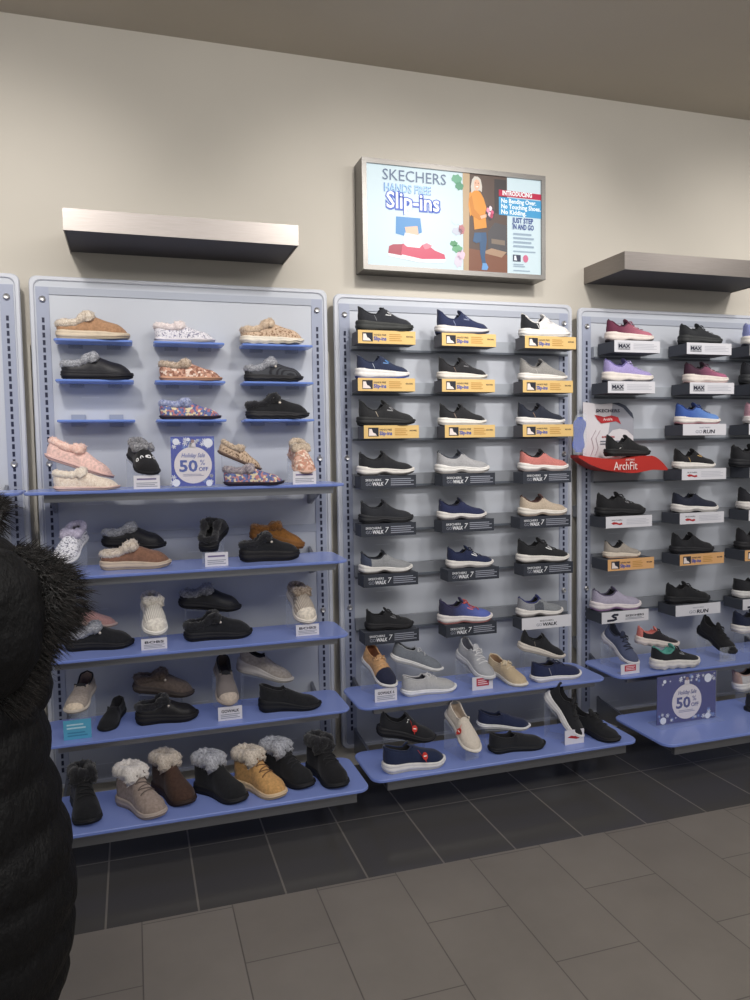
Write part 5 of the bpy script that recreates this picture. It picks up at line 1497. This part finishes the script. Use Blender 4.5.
# hood lying on the back and right shoulder
mb = MB(); rows = []
hc = Vector((.095, -.11, 1.175))
def sg(v, e): return math.copysign(abs(v) ** e, v)
for i in range(26):
    a = -math.pi / 2 + math.pi * i / 25
    row = []
    for k in range(40):
        q = 2 * math.pi * k / 40
        p = Vector((.195 * sg(math.cos(a), .8) * math.cos(q), .12 * sg(math.cos(a), .8) * math.sin(q), .175 * sg(math.sin(a), .85)))
        f = 1 + .08 * noise.noise(p * 7 + Vector((3, 1, 2))) + .06 * noise.noise(Vector((p.x * 9, p.y * 9, p.z * 30)))
        p = p * f
        p.z += .03 * math.sin(p.x * 9)
        row.append(hc + p)
    rows.append(row)
mb.grid(rows, cv=True); mb.build('hood', NYL, person, 'black hood hanging down', angle=80)
# fur trim along the hood edge
for seed, cnt, P0, lab in ((11, 6000, ((-.20, .0, 1.28), (-.12, .06, 1.38), (.0, .09, 1.42), (.10, .09, 1.425), (.165, .08, 1.40)), 'dark fur trim behind the neck'),
                           (12, 11000, ((.205, .0, 1.315), (.265, .0, 1.285), (.315, -.02, 1.235), (.28, -.03, 1.185), (.23, -.05, 1.13), (.215, -.06, 1.07), (.19, -.07, 1.02)), 'black and brown fur trim spread over the right shoulder')):
    pts0 = [Vector(q) for q in P0]; pts = []
    for i in range(len(pts0) - 1):
        for k in range(8): pts.append(pts0[i].lerp(pts0[i + 1], k / 8))
    pts.append(pts0[-1])
    for _ in range(5): pts = [pts[0]] + [(pts[i - 1] + pts[i] * 2 + pts[i + 1]) / 4 for i in range(1, len(pts) - 1)] + [pts[-1]]
    N = len(pts)
    mb = MB(); rings = mb.tube(pts, [.012 + .026 * math.sin(math.pi * (.12 + .76 * i / N)) for i in range(N)], n=12)
    rng = random.Random(seed)
    for _ in range(cnt):
        i = rng.randrange(N); q = rng.randrange(12)
        c = pts[i]; p = rings[i][q].lerp(rings[i][(q + 1) % 12], rng.random())
        d = (p - c).normalized()
        d = (d * .7 + Vector((.75, -.15, -.18)) * rng.uniform(.2, 1) + Vector((rng.uniform(-.35, .35), rng.uniform(-.35, .35), rng.uniform(-.4, .4)))).normalized()
        ln = rng.uniform(.016, .052); sd = d.cross(Vector((rng.random() - .5, rng.random() - .5, rng.random() - .5))).normalized() * .0010
        m_ = p + d * ln * .55; e = p + d * ln + Vector((.010, 0, -.016)) * rng.random()
        b0 = p - d * .01
        mb.add([b0 - sd, b0 + sd, m_ + sd * .8, m_ - sd * .8, e], [(0, 1, 2, 3), (3, 2, 4)])
    mb.build('fur_trim', mat('fur', (24, 22, 23), (8, 8, 9), (78, 70, 66)), person, lab, angle=80)
# hair, trousers, boots
mb = MB(); rows = []
for i in range(18):
    a = math.pi / 2 - 1.75 * math.pi / 2 * i / 17 * 1.05
    row = []
    for k in range(30):
        q = math.pi * (-.12 + 1.24 * k / 29) + math.pi
        p = Vector((math.cos(a) * math.cos(q) * .100, math.cos(a) * math.sin(q) * .112, math.sin(a) * .125))
        if i > 11: p.x *= 1 + (i - 11) * .02
        row.append(Vector((0, .035, 1.535)) + p * (1 + .04 * noise.noise(p * 40)))
    rows.append(row)
mb.grid(rows); hr = mb.build('hair', mat('fur', (40, 30, 26), (22, 17, 15), (70, 54, 46)), person, 'dark hair', angle=80)
for s in (-1, 1):
    mb = MB(); mb.tube([(s * .09, 0, .84), (s * .10, .01, .65), (s * .10, .02, .46), (s * .10, .0, .25), (s * .10, -.01, .12)], [.105, .085, .07, .06, .055], n=16)
    mb.build('trouser_leg', mat('canvas', (34, 36, 44)), person, angle=80)
    mb = MB(); rg = []
    for k, (y, w, h) in enumerate(((-.09, .02, .07), (-.07, .042, .10), (.0, .048, .11), (.06, .046, .085), (.13, .052, .06), (.19, .045, .05), (.215, .02, .03))):
        rg.append([(s * .11 + w * math.cos(q), y, max(.002, h * .5 + h * .5 * math.sin(q))) for q in (2 * math.pi * i / 14 for i in range(14))])
    mb.loops(rg); mb.build('shoe', mat('leather', (26, 26, 28)), person, angle=70)
# face
for s in (-1, 1):
    mb = MB(); mb.tube([(s * .034 - .012, .122, 1.515), (s * .034, .126, 1.518), (s * .034 + .012, .122, 1.515)], .006, n=8); mb.build('eye', mat('plastic', (50, 36, 30)), person)
mb = MB(); mb.tube([(0, .118, 1.52), (0, .132, 1.49), (0, .140, 1.475), (0, .122, 1.468)], [.008, .011, .014, .010], n=10); mb.build('nose', mat('canvas', (206, 160, 138)), person)
mb = MB(); mb.tube([(-.024, .114, 1.445), (0, .124, 1.443), (.024, .114, 1.445)], .006, n=8); mb.build('mouth', mat('canvas', (170, 96, 90)), person)
# ------------------------------------------------------------------ lights
wd = bpy.data.worlds.new('world'); scn.world = wd; wd.use_nodes = True
wd.node_tree.nodes['Background'].inputs['Color'].default_value = (1.0, 0.985, 0.97, 1)
wd.node_tree.nodes['Background'].inputs['Strength'].default_value = 0.38
def spot(x, y, z, tx, ty, tz, e, size=80, blend=.9, r=.06, col=(1, .95, .885)):
    l = bpy.data.lights.new('track_spot', 'SPOT'); l.energy = e; l.spot_size = R(size); l.spot_blend = blend
    l.shadow_soft_size = r; l.color = col
    o = bpy.data.objects.new('track_spot', l); COL.objects.link(o); o.location = (x, y, z)
    o.rotation_euler = (Vector((tx, ty, tz)) - Vector((x, y, z))).to_track_quat('-Z', 'Y').to_euler()
for x in (-1.3, -.2, 1.55, 2.3, 3.9, 4.8):
    spot(x, -1.75, 3.25, x * .95 + .05, 0, 2.15, 92, size=66, blend=1.0, r=.09)
def area(x, y, z, sx, sy, e, tx, ty, tz, col=(1, .97, .93)):
    l = bpy.data.lights.new('added_fill', 'AREA'); l.shape = 'RECTANGLE'; l.size = sx; l.size_y = sy; l.energy = e; l.color = col
    o = bpy.data.objects.new('added_fill', l); COL.objects.link(o); o.location = (x, y, z)
    o.rotation_euler = (Vector((tx, ty, tz)) - Vector((x, y, z))).to_track_quat('-Z', 'Y').to_euler()
area(1.6, -1.9, 3.25, 6, .5, 34, 1.6, 0, 1.5)  # added soft wash without a fixture, weakens shadows on the wall displays
area(1.5, -3.6, 3.25, 6, 1.2, 125, 1.5, -2.6, 0)  # added unseen fill that brightens the floor in front
